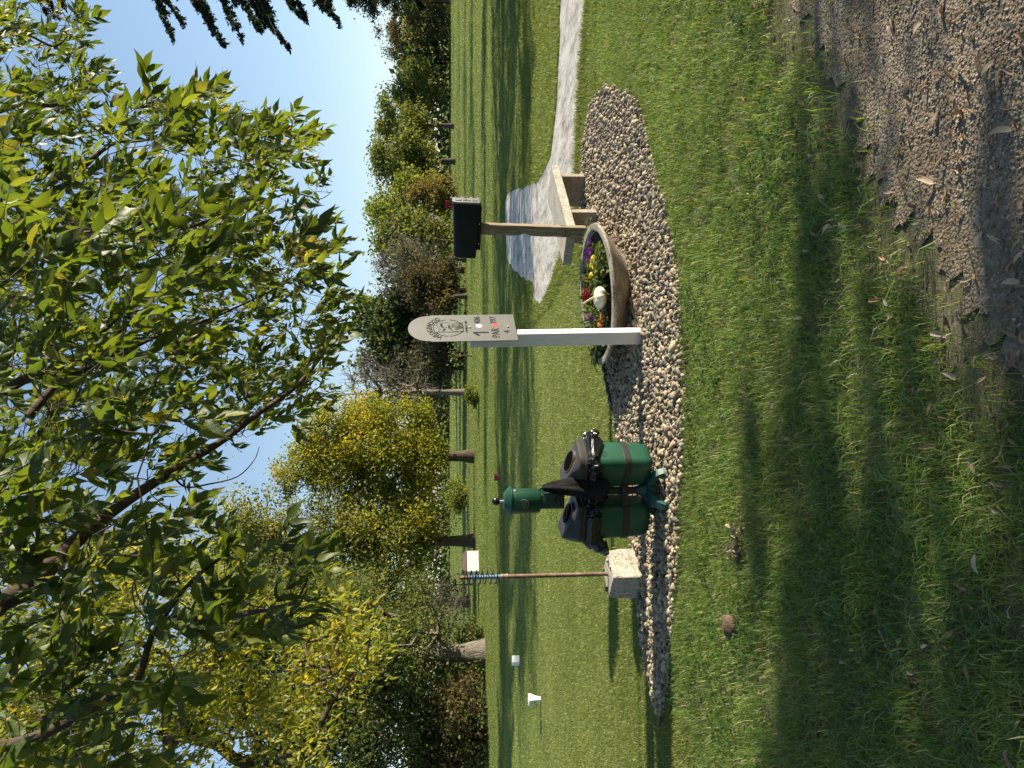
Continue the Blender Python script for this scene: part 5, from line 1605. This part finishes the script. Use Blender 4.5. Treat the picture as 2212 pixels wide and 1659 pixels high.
limbs_px = [
    [(-60, 1360, 2.9, .085), (0, 1303, 2.95, .08), (73, 1268, 3.0, .074), (115, 1216, 3.05, .07), (223, 1118, 3.2, .055), (349, 1032, 3.4, .042), (472, 957, 3.6, .034), (554, 896, 3.75, .028), (650, 824, 3.9, .022), (718, 735, 4.0, .013), (755, 684, 4.1, .007)],
    [(-60, 560, 4.4, .05), (0, 510, 4.4, .046), (99, 438, 4.5, .036), (161, 380, 4.6, .03), (239, 312, 4.7, .022), (304, 304, 4.8, .017), (386, 289, 4.9, .013), (440, 286, 5.0, .008)],
    [(-60, 500, 3.9, .05), (0, 494, 3.9, .046), (191, 496, 4.1, .034), (308, 503, 4.3, .028), (410, 489, 4.4, .023), (513, 455, 4.6, .017), (599, 424, 4.7, .012), (640, 417, 4.8, .009), (690, 430, 4.9, .006), (718, 412, 4.95, .004)],
    [(-60, 880, 3.3, .05), (0, 850, 3.3, .045), (68, 814, 3.3, .04), (164, 803, 3.4, .034), (226, 776, 3.5, .03), (330, 730, 3.7, .022), (450, 690, 3.9, .016), (560, 640, 4.1, .01), (640, 600, 4.2, .006)],
    [(60, 900, 2.9, .03), (120, 830, 3.0, .026), (191, 745, 3.1, .02), (239, 701, 3.2, .014), (300, 640, 3.3, .008)],
    [(-60, 1620, 2.5, .04), (60, 1600, 2.5, .037), (192, 1534, 2.5, .033), (240, 1502, 2.5, .029), (297, 1467, 2.5, .025), (345, 1345, 2.5, .02), (461, 1338, 2.45, .02), (607, 1310, 2.4, .013), (640, 1296, 2.4, .009), (665, 1250, 2.4, .005)],
    [(345, 1345, 2.5, .02), (400, 1270, 2.5, .015), (470, 1210, 2.45, .011), (540, 1180, 2.4, .008), (640, 1175, 2.35, .005)],
    [(-60, 150, 5.2, .03), (0, 70, 5.2, .026), (60, 75, 5.3, .02), (115, 100, 5.3, .014), (150, 72, 5.4, .008)],
    [(370, 1024, 3.5, .012), (400, 1052, 3.5, .009), (450, 1046, 3.5, .008), (512, 1030, 3.5, .006), (548, 995, 3.55, .005), (560, 965, 3.6, .003)],
    [(640, 850, 3.9, .01), (680, 862, 4.0, .007), (720, 845, 4.1, .005), (745, 850, 4.15, .003)],
    [(-60, 260, 4.9, .04), (30, 230, 4.9, .034), (130, 225, 5.0, .024), (190, 200, 5.1, .014), (215, 180, 5.1, .007)],
]
nodes = []
for k, lp in enumerate(limbs_px):
    pts, rr = limb(lp)
    if lp[0][0] < 0:                       # carry on, out of the picture, back to the trunk
        a = pts[0]
        m1 = a + (top_pt - a) * .45 + Vector((0, 0, .25))
        pts = [top_pt + Vector((.15 * k * .3, .1 * k * .3, .18 * k)), m1] + pts
        rr = [rr[0] * 2.0, rr[0] * 1.4] + rr
    MB().tube([p - trunk_base for p in pts], rr, 8).build('branch', M['bark'], over, smooth=True, angle=80)
    if lp[0][0] < 0:
        pts = pts[2:]
    nodes += [np.array(p) for p in pts]
nodes = np.array(nodes)

# where leaf clusters hang
cl = []
def add_clusters(n, poly, dfun, thin=0.0, box=None, sd=1):
    b = box or (min(p[0] for p in poly), max(p[0] for p in poly), min(p[1] for p in poly), max(p[1] for p in poly))
    got = 0
    while got < n:
        X, Y = rnd.uniform(b[0], b[1]), rnd.uniform(b[2], b[3])
        if not in_poly([X], [Y], poly)[0]: continue
        if wob([X], [Y], .011, sd)[0] + .6 * wob([X], [Y], .027, sd + 3)[0] < thin: continue
        d = dfun(X, Y)
        cl.append(np.array(P(X - .13 * FPX / d, Y + .07 * FPX / d, d)))
        got += 1
def d_far(X, Y): return rnd.uniform(4.4, 7.2)
def d_mid(X, Y): return rnd.uniform(3.0, 4.6)
def d_near(X, Y): return rnd.uniform(2.1, 3.0)
add_clusters(680, CAN, d_far, -.42, (-60, 800, -60, 1000), 2)
add_clusters(290, CAN, d_mid, -.25, (-60, 800, 150, 1150), 5)
add_clusters(60, CAN, d_near, -.1, (-60, 560, 380, 1100), 7)
add_clusters(62, CAN, d_near, -.2, (-60, 560, 1080, 1720), 8)
add_clusters(70, CAN, d_mid, -.2, (-60, 500, 1000, 1720), 9)
for X, Y in ((712, 402), (700, 385), (728, 395), (770, 610), (780, 625), (745, 590), (735, 520), (215, 40), (222, 150), (665, 270), (690, 290), (560, 240), (490, 190), (330, 220), (150, 40)):
    d_ = 5.0 if Y < 560 else 4.3
    cl.append(np.array(P(X - .11 * FPX / d_, Y + .06 * FPX / d_, d_)))
for X, Y in ((640, 1175), (700, 1190), (725, 1180), (600, 1250), (650, 1260), (690, 1255), (560, 1210), (640, 1330), (600, 1290), (520, 1280), (560, 1330), (490, 1240), (670, 1300), (400, 1300), (440, 1380), (500, 1360)):
    d_ = rnd.uniform(2.25, 2.6)
    cl.append(np.array(P(X - .11 * FPX / d_, Y + .06 * FPX / d_, d_)))
cl = np.array(cl)
# twigs from the limbs out to every cluster
lim_n = len(nodes)
NN = list(nodes); par = [-1] * lim_n
Q = np.zeros((lim_n + 3 * len(cl), 3)); Q[:lim_n] = nodes; nq = lim_n
d0 = np.array([np.min(np.linalg.norm(nodes - c_, axis=1)) for c_ in cl])
A, B, ra, rb = [], [], [], []
base_dir = []
for i in np.argsort(d0):
    c_ = cl[i]
    j = int(np.argmin(np.linalg.norm(Q[:nq] - c_, axis=1)))
    p0 = Q[j]
    L = np.linalg.norm(c_ - p0)
    side_ = rng.normal(0, .1, 3) * L + np.array([0, 0, .1 * L])
    m1, m2 = p0 + (c_ - p0) * .35 + side_, p0 + (c_ - p0) * .7 + side_ * .8
    r0 = .0022 + .0024 * min(L, 1.2)
    for a_, b_, x_, y_ in ((p0, m1, r0, r0 * .85), (m1, m2, r0 * .85, r0 * .7), (m2, c_, r0 * .7, .0016)):
        A.append(a_); B.append(b_); ra.append(x_); rb.append(y_)
    Q[nq] = c_; Q[nq + 1] = m2; nq += 2
    base_dir.append((i, (c_ - m2) / (np.linalg.norm(c_ - m2) + 1e-6)))
tw_dir = np.zeros((len(cl), 3))
for i, d in base_dir: tw_dir[i] = d
# leaves: opposite pairs along a hanging stalk, all streaming the same way in the breeze
lp, la, ln_, ls, lc = [], [], [], [], []
WIND = np.array([.42, -.05, -.62])
gp = [(0.052, 0.08, 0.016), (0.074, 0.106, 0.019), (0.102, 0.132, 0.024), (0.15, 0.15, 0.033), (0.22, 0.17, 0.05)]
for i, c_ in enumerate(cl):
    for s_ in range(2):
        d = tw_dir[i] * .5 + WIND * .9 + rng.normal(0, .42, 3)
        d /= np.linalg.norm(d)
        SL = rng.uniform(.10, .19)
        q0 = c_ - tw_dir[i] * s_ * .06
        e_ = q0 + d * SL + np.array([0, 0, -.015])
        A.append(q0); B.append(e_); ra.append(.0013); rb.append(.0009)
        perp = np.cross(d, rng.normal(0, 1, 3)); perp /= np.linalg.norm(perp) + 1e-6
        tone = rng.choice(5, p=[.3, .38, .27, .045, .005])
        size = rng.uniform(.07, .105)
        for t in (.35, .62, .88, 1.0):
            for sg in ((-1, 1) if t < 1 else (0,)):
                if rng.random() < .1: continue
                a_ = perp * sg * .75 + d * .7 + WIND * .55 + rng.normal(0, .2, 3)
                lp.append(q0 + (e_ - q0) * t + rng.normal(0, .004, 3)); la.append(a_)
                ln_.append(np.array([-.15, -.1, 1.0]) * .5 + np.cross(d, perp) * .8 + rng.normal(0, .45, 3))
                ls.append(size * rng.uniform(.75, 1.15) * (1.05 if t == 1 else 1))
                lc.append(np.array(gp[tone if rng.random() < .8 else rng.integers(0, 4)]) * (1 + rng.normal(0, .14)))
V, F = segs(A, B, ra, rb, 5)
link('twigs', tri_mesh('twigs', V - np.array(trunk_base), F, None, True), M['twig'], over)['kind'] = 'stuff'
lp, la, ln_, ls, lc = map(np.array, (lp, la, ln_, ls, lc))
mt = frames(la, ln_) * ls[:, None, None]
X_, Y_, dep = project(lp)
inside = (X_ > -20) & (X_ < 2230) & (Y_ > -20) & (Y_ < 1680)
score = np.where(inside, ls / dep, 0)
order = np.argsort(-score)
one = order[:290]; rest = order[290:]
third = np.array_split(rng.permutation(rest), 3)
Vs, Fs, Cs, off = [], [], [], 0
for idx, (tv, tf) in zip(third, ((lv, lf), (lv2, lf2), (lv3, lf3))):
    V, F, C = batch(tv, tf, lp[idx] - np.array(trunk_base), mt[idx], lc[idx])
    Vs.append(V); Fs.append(F + off); Cs.append(C); off += len(V)
fo = link('foliage', tri_mesh('foliage', np.concatenate(Vs), np.concatenate(Fs), np.clip(np.concatenate(Cs), .004, 1), True), M['leaf'], over)
fo['kind'] = 'stuff'
lmesh = []
for tv, tf in ((lv, lf), (lv2, lf2), (lv3, lf3)):
    me = tri_mesh('leaf', tv, tf, None, True); me.materials.append(M['leaf_one']); lmesh.append(me)
for i in one:
    o = bpy.data.objects.new('leaf', lmesh[rnd.randrange(3)])
    COL.objects.link(o); o.parent = over
    m4 = Matrix.Identity(4)
    for a in range(3):
        for b in range(3): m4[a][b] = mt[i][a][b]
    m4.translation = Vector(lp[i]) - trunk_base
    o.matrix_basis = m4

# a second tree, turning yellow, whose branches reach in further off
YT = Vector((-8.2, 10.5, 0))
yel = empty('yellowing_tree', YT, 0, 'tree with yellowing sunlit leaves reaching in below the dark overhanging leaves', 'tree')
MB().tube([(0, 0, -.1), (0, 0, .4), (.1, -.1, 3), (.3, 0, 6.5), (.5, 0, 8)], [.3, .24, .2, .13, .05], 10).build('trunk', M['bark'], yel, smooth=True, angle=80)
YP = [(-40, 1130), (120, 1180), (260, 1150), (390, 1150), (430, 1220), (560, 1300), (640, 1330), (720, 1290), (790, 1330), (845, 1350), (842, 1400), (770, 1440), (800, 1480), (700, 1540), (740, 1580), (620, 1600), (700, 1659), (720, 1720), (-40, 1720)]
yt = []
while len(yt) < 420:
    X, Y = rnd.uniform(-40, 850), rnd.uniform(1130, 1720)
    if not in_poly([X], [Y], YP)[0]: continue
    if wob([X], [Y], .012, 21)[0] + .6 * wob([X], [Y], .03, 4)[0] < -.35: continue
    yt.append(np.array(P(X, Y, rnd.uniform(8.2, 11.5))))
yt = np.array(yt) - np.array(YT)
tp = [np.array((.1 * t, -.05 * t, 2.0 + .75 * t)) for t in range(8)]
A, B, ra, rb = grow(yt, tp, .006, .08, back=.1, zbias=0.1)
V, F = segs(A, B, ra, rb, 5)
link('branches', tri_mesh('branches', V, F, None, True), M['bark'], yel)
n = 21000
k = rng.integers(0, len(yt), n)
pos = yt[k] + rng.normal(0, .16, (n, 3))
ax = WIND * .8 + rng.normal(0, .5, (n, 3)); ref = rng.normal(0, .7, (n, 3)) + [0, 0, .6]
sv_, sf_ = leaf_tmpl([0, .3, .65, 1.0], [0, .19, .14, 0], .35, .3)
mt = frames(ax, ref) * rng.uniform(.08, .13, n)[:, None, None]
tone = rng.choice(4, len(yt), p=[.4, .3, .1, .2])
C = np.array([(0.17, 0.2, 0.034), (0.26, 0.25, 0.038), (0.36, 0.28, 0.04), (0.1, 0.13, 0.028)])[np.where(rng.random(n) < .7, tone[k], rng.choice(4, n, p=[.4, .3, .1, .2]))] * (1 + rng.normal(0, .15, (n, 1)))
V, F, C = batch(sv_, sf_, pos, mt, np.clip(C, .005, 1))
link('crown', tri_mesh('crown', V, F, C), M['leaf'], yel)

# ------------------------------------------------------------------ fallen leaves and clumps
dmesh = []
for k in range(8):
    tv, tf = leaf_tmpl([0, .1, .3, .55, .8, 1.0], [0, .12 + .02 * (k % 3), .2, .19 - .02 * (k % 2), .09, 0], rnd.uniform(.5, 1.1), rnd.uniform(-.5, .35), rnd.uniform(-.2, .9))
    tv = tv - [0, .5, 0]
    tv[:, 2] += .12 * np.sin(tv[:, 1] * 5 + k)
    tv[:, 0] += .1 * np.sin(tv[:, 1] * 3.1 + k * 1.7)
    tv[:, 2] -= tv[:, 2].min()
    c0, tone_ = [((0.36, 0.25, 0.155), 'tan'), ((0.46, 0.36, 0.25), 'pale straw coloured'), ((0.27, 0.17, 0.105), 'dark brown'), ((0.42, 0.33, 0.25), 'light greyish'), ((0.38, 0.23, 0.12), 'orange brown'), ((0.4, 0.3, 0.19), 'light tan'), ((0.31, 0.22, 0.15), 'dull brown'), ((0.44, 0.31, 0.18), 'golden tan')][k]
    me = tri_mesh('fallen_leaf', tv, tf, np.repeat(np.array([c0]), len(tv), 0), True)
    me.materials.append(M['dry']); dmesh.append((me, tone_))
LEAFG = 'dead leaves lying on the road and grass'
def drop(X, Y, s, z=None):
    p = G(X, Y)
    on_road = bool(in_poly([p.x], [p.y], ROAD)[0])
    me_, tone = rnd.choice(dmesh)
    o = bpy.data.objects.new('fallen_leaf', me_)
    COL.objects.link(o)
    o.location = (p.x, p.y, (.004 if on_road else .03) if z is None else z)
    o.rotation_euler = (rnd.uniform(-.35, .35), rnd.uniform(-.5, .5), rnd.uniform(0, 6.283))
    o.scale = (s * rnd.uniform(.8, 1.2), s, s * rnd.uniform(.7, 1.2))
    dl_ = dist_line(np.array([[p.x, p.y]]), road_edge)[0]
    side_ = 'below the bench' if Y < 420 else 'below the planter bowl' if Y < 640 else 'below the white sign post' if Y < 860 else 'below the green bins' if Y < 1180 else 'below the concrete block' if Y < 1400 else 'below the white tee markers'
    if on_road:
        where = ('at the road edge ' if dl_ < .22 else 'on the road gravel ') + side_
    else:
        where = ('in worn grass by the road ' if dl_ < .3 else 'in grass near the pebbles ' if X < 1640 else 'in shaded grass ') + side_
    tag(o, ('large ' if s > .052 else 'small ' if s < .038 else '') + tone + ' dry leaf ' + where, 'leaf', 'dead leaves on the gravel road' if on_road else 'dead leaves in the rough grass')
n_d = 0
while n_d < 290:
    X, Y = rnd.uniform(1500, 2230), rnd.uniform(-20, 1680)
    p = G(X, Y)
    on_road = bool(in_poly([p.x], [p.y], ROAD)[0])
    dl = dist_line(np.array([[p.x, p.y]]), road_edge)[0]
    pr = (.95 if dl < .55 else .5) if on_road else (.6 if dl < .3 else .13 if X > 1750 else .06)
    if rnd.random() > pr: continue
    drop(X, Y, rnd.choice([rnd.uniform(.026, .046), rnd.uniform(.035, .062)]))
    n_d += 1

def clump(X, Y, r_, n_, pal, label, name, cat):
    p = G(X, Y)
    root = empty(name, p, 0, label, cat)
    pos = np.stack([rng.normal(0, r_, n_), rng.normal(0, r_ * .6, n_), np.abs(rng.normal(0, r_ * .5, n_)) + .015], -1)
    ax = rng.normal(0, 1, (n_, 3)); ax[:, 2] *= .5
    tv, tf = leaf_tmpl([0, .1, .3, .55, .8, 1.0], [0, .15, .3, .28, .15, 0], .8, .3, .6)
    mt = frames(ax, rng.normal(0, .6, (n_, 3)) + [0, 0, 1]) * rng.uniform(.05, .085, n_)[:, None, None]
    V, F, C = batch(tv, tf, pos, mt, pick(n_, pal, [1] * len(pal), .15))
    o = link('leaves', tri_mesh('leaves', V, F, C, True), M['dry'], root)
    o['kind'] = 'stuff'
clump(1602, 1172, .05, 22, [(0.3, 0.23, 0.17), (0.38, 0.3, 0.23)], 'heap of crumpled pale brown leaves in the sunlit grass strip', 'leaf_heap', 'leaf heap')
p = G(1590, 1352)
bm_ = MB()
clod_v = iv * np.array([1 + .22 * math.sin(5 * v[0] + 1) * math.cos(4 * v[1]) + .15 * math.sin(9 * v[2] + 3 * v[0]) for v in iv])[:, None] * [.06, .045, .04]
M['clod'] = mat_noise('dirt_clod', [(0.3, (0.09, 0.06, 0.045)), (0.7, (0.2, 0.14, 0.11))], 40, 0.95, 0.1, bump_s=1.0, bump_scale=90, bump_d=.02)
me = tri_mesh('dirt_clod', clod_v, jf, None, True); me.materials.append(M['clod'])
o = link('dirt_clod', me); o.location = (p.x, p.y, .03)
tag(o, 'lump of brown earth in the sunlit grass strip', 'clod')
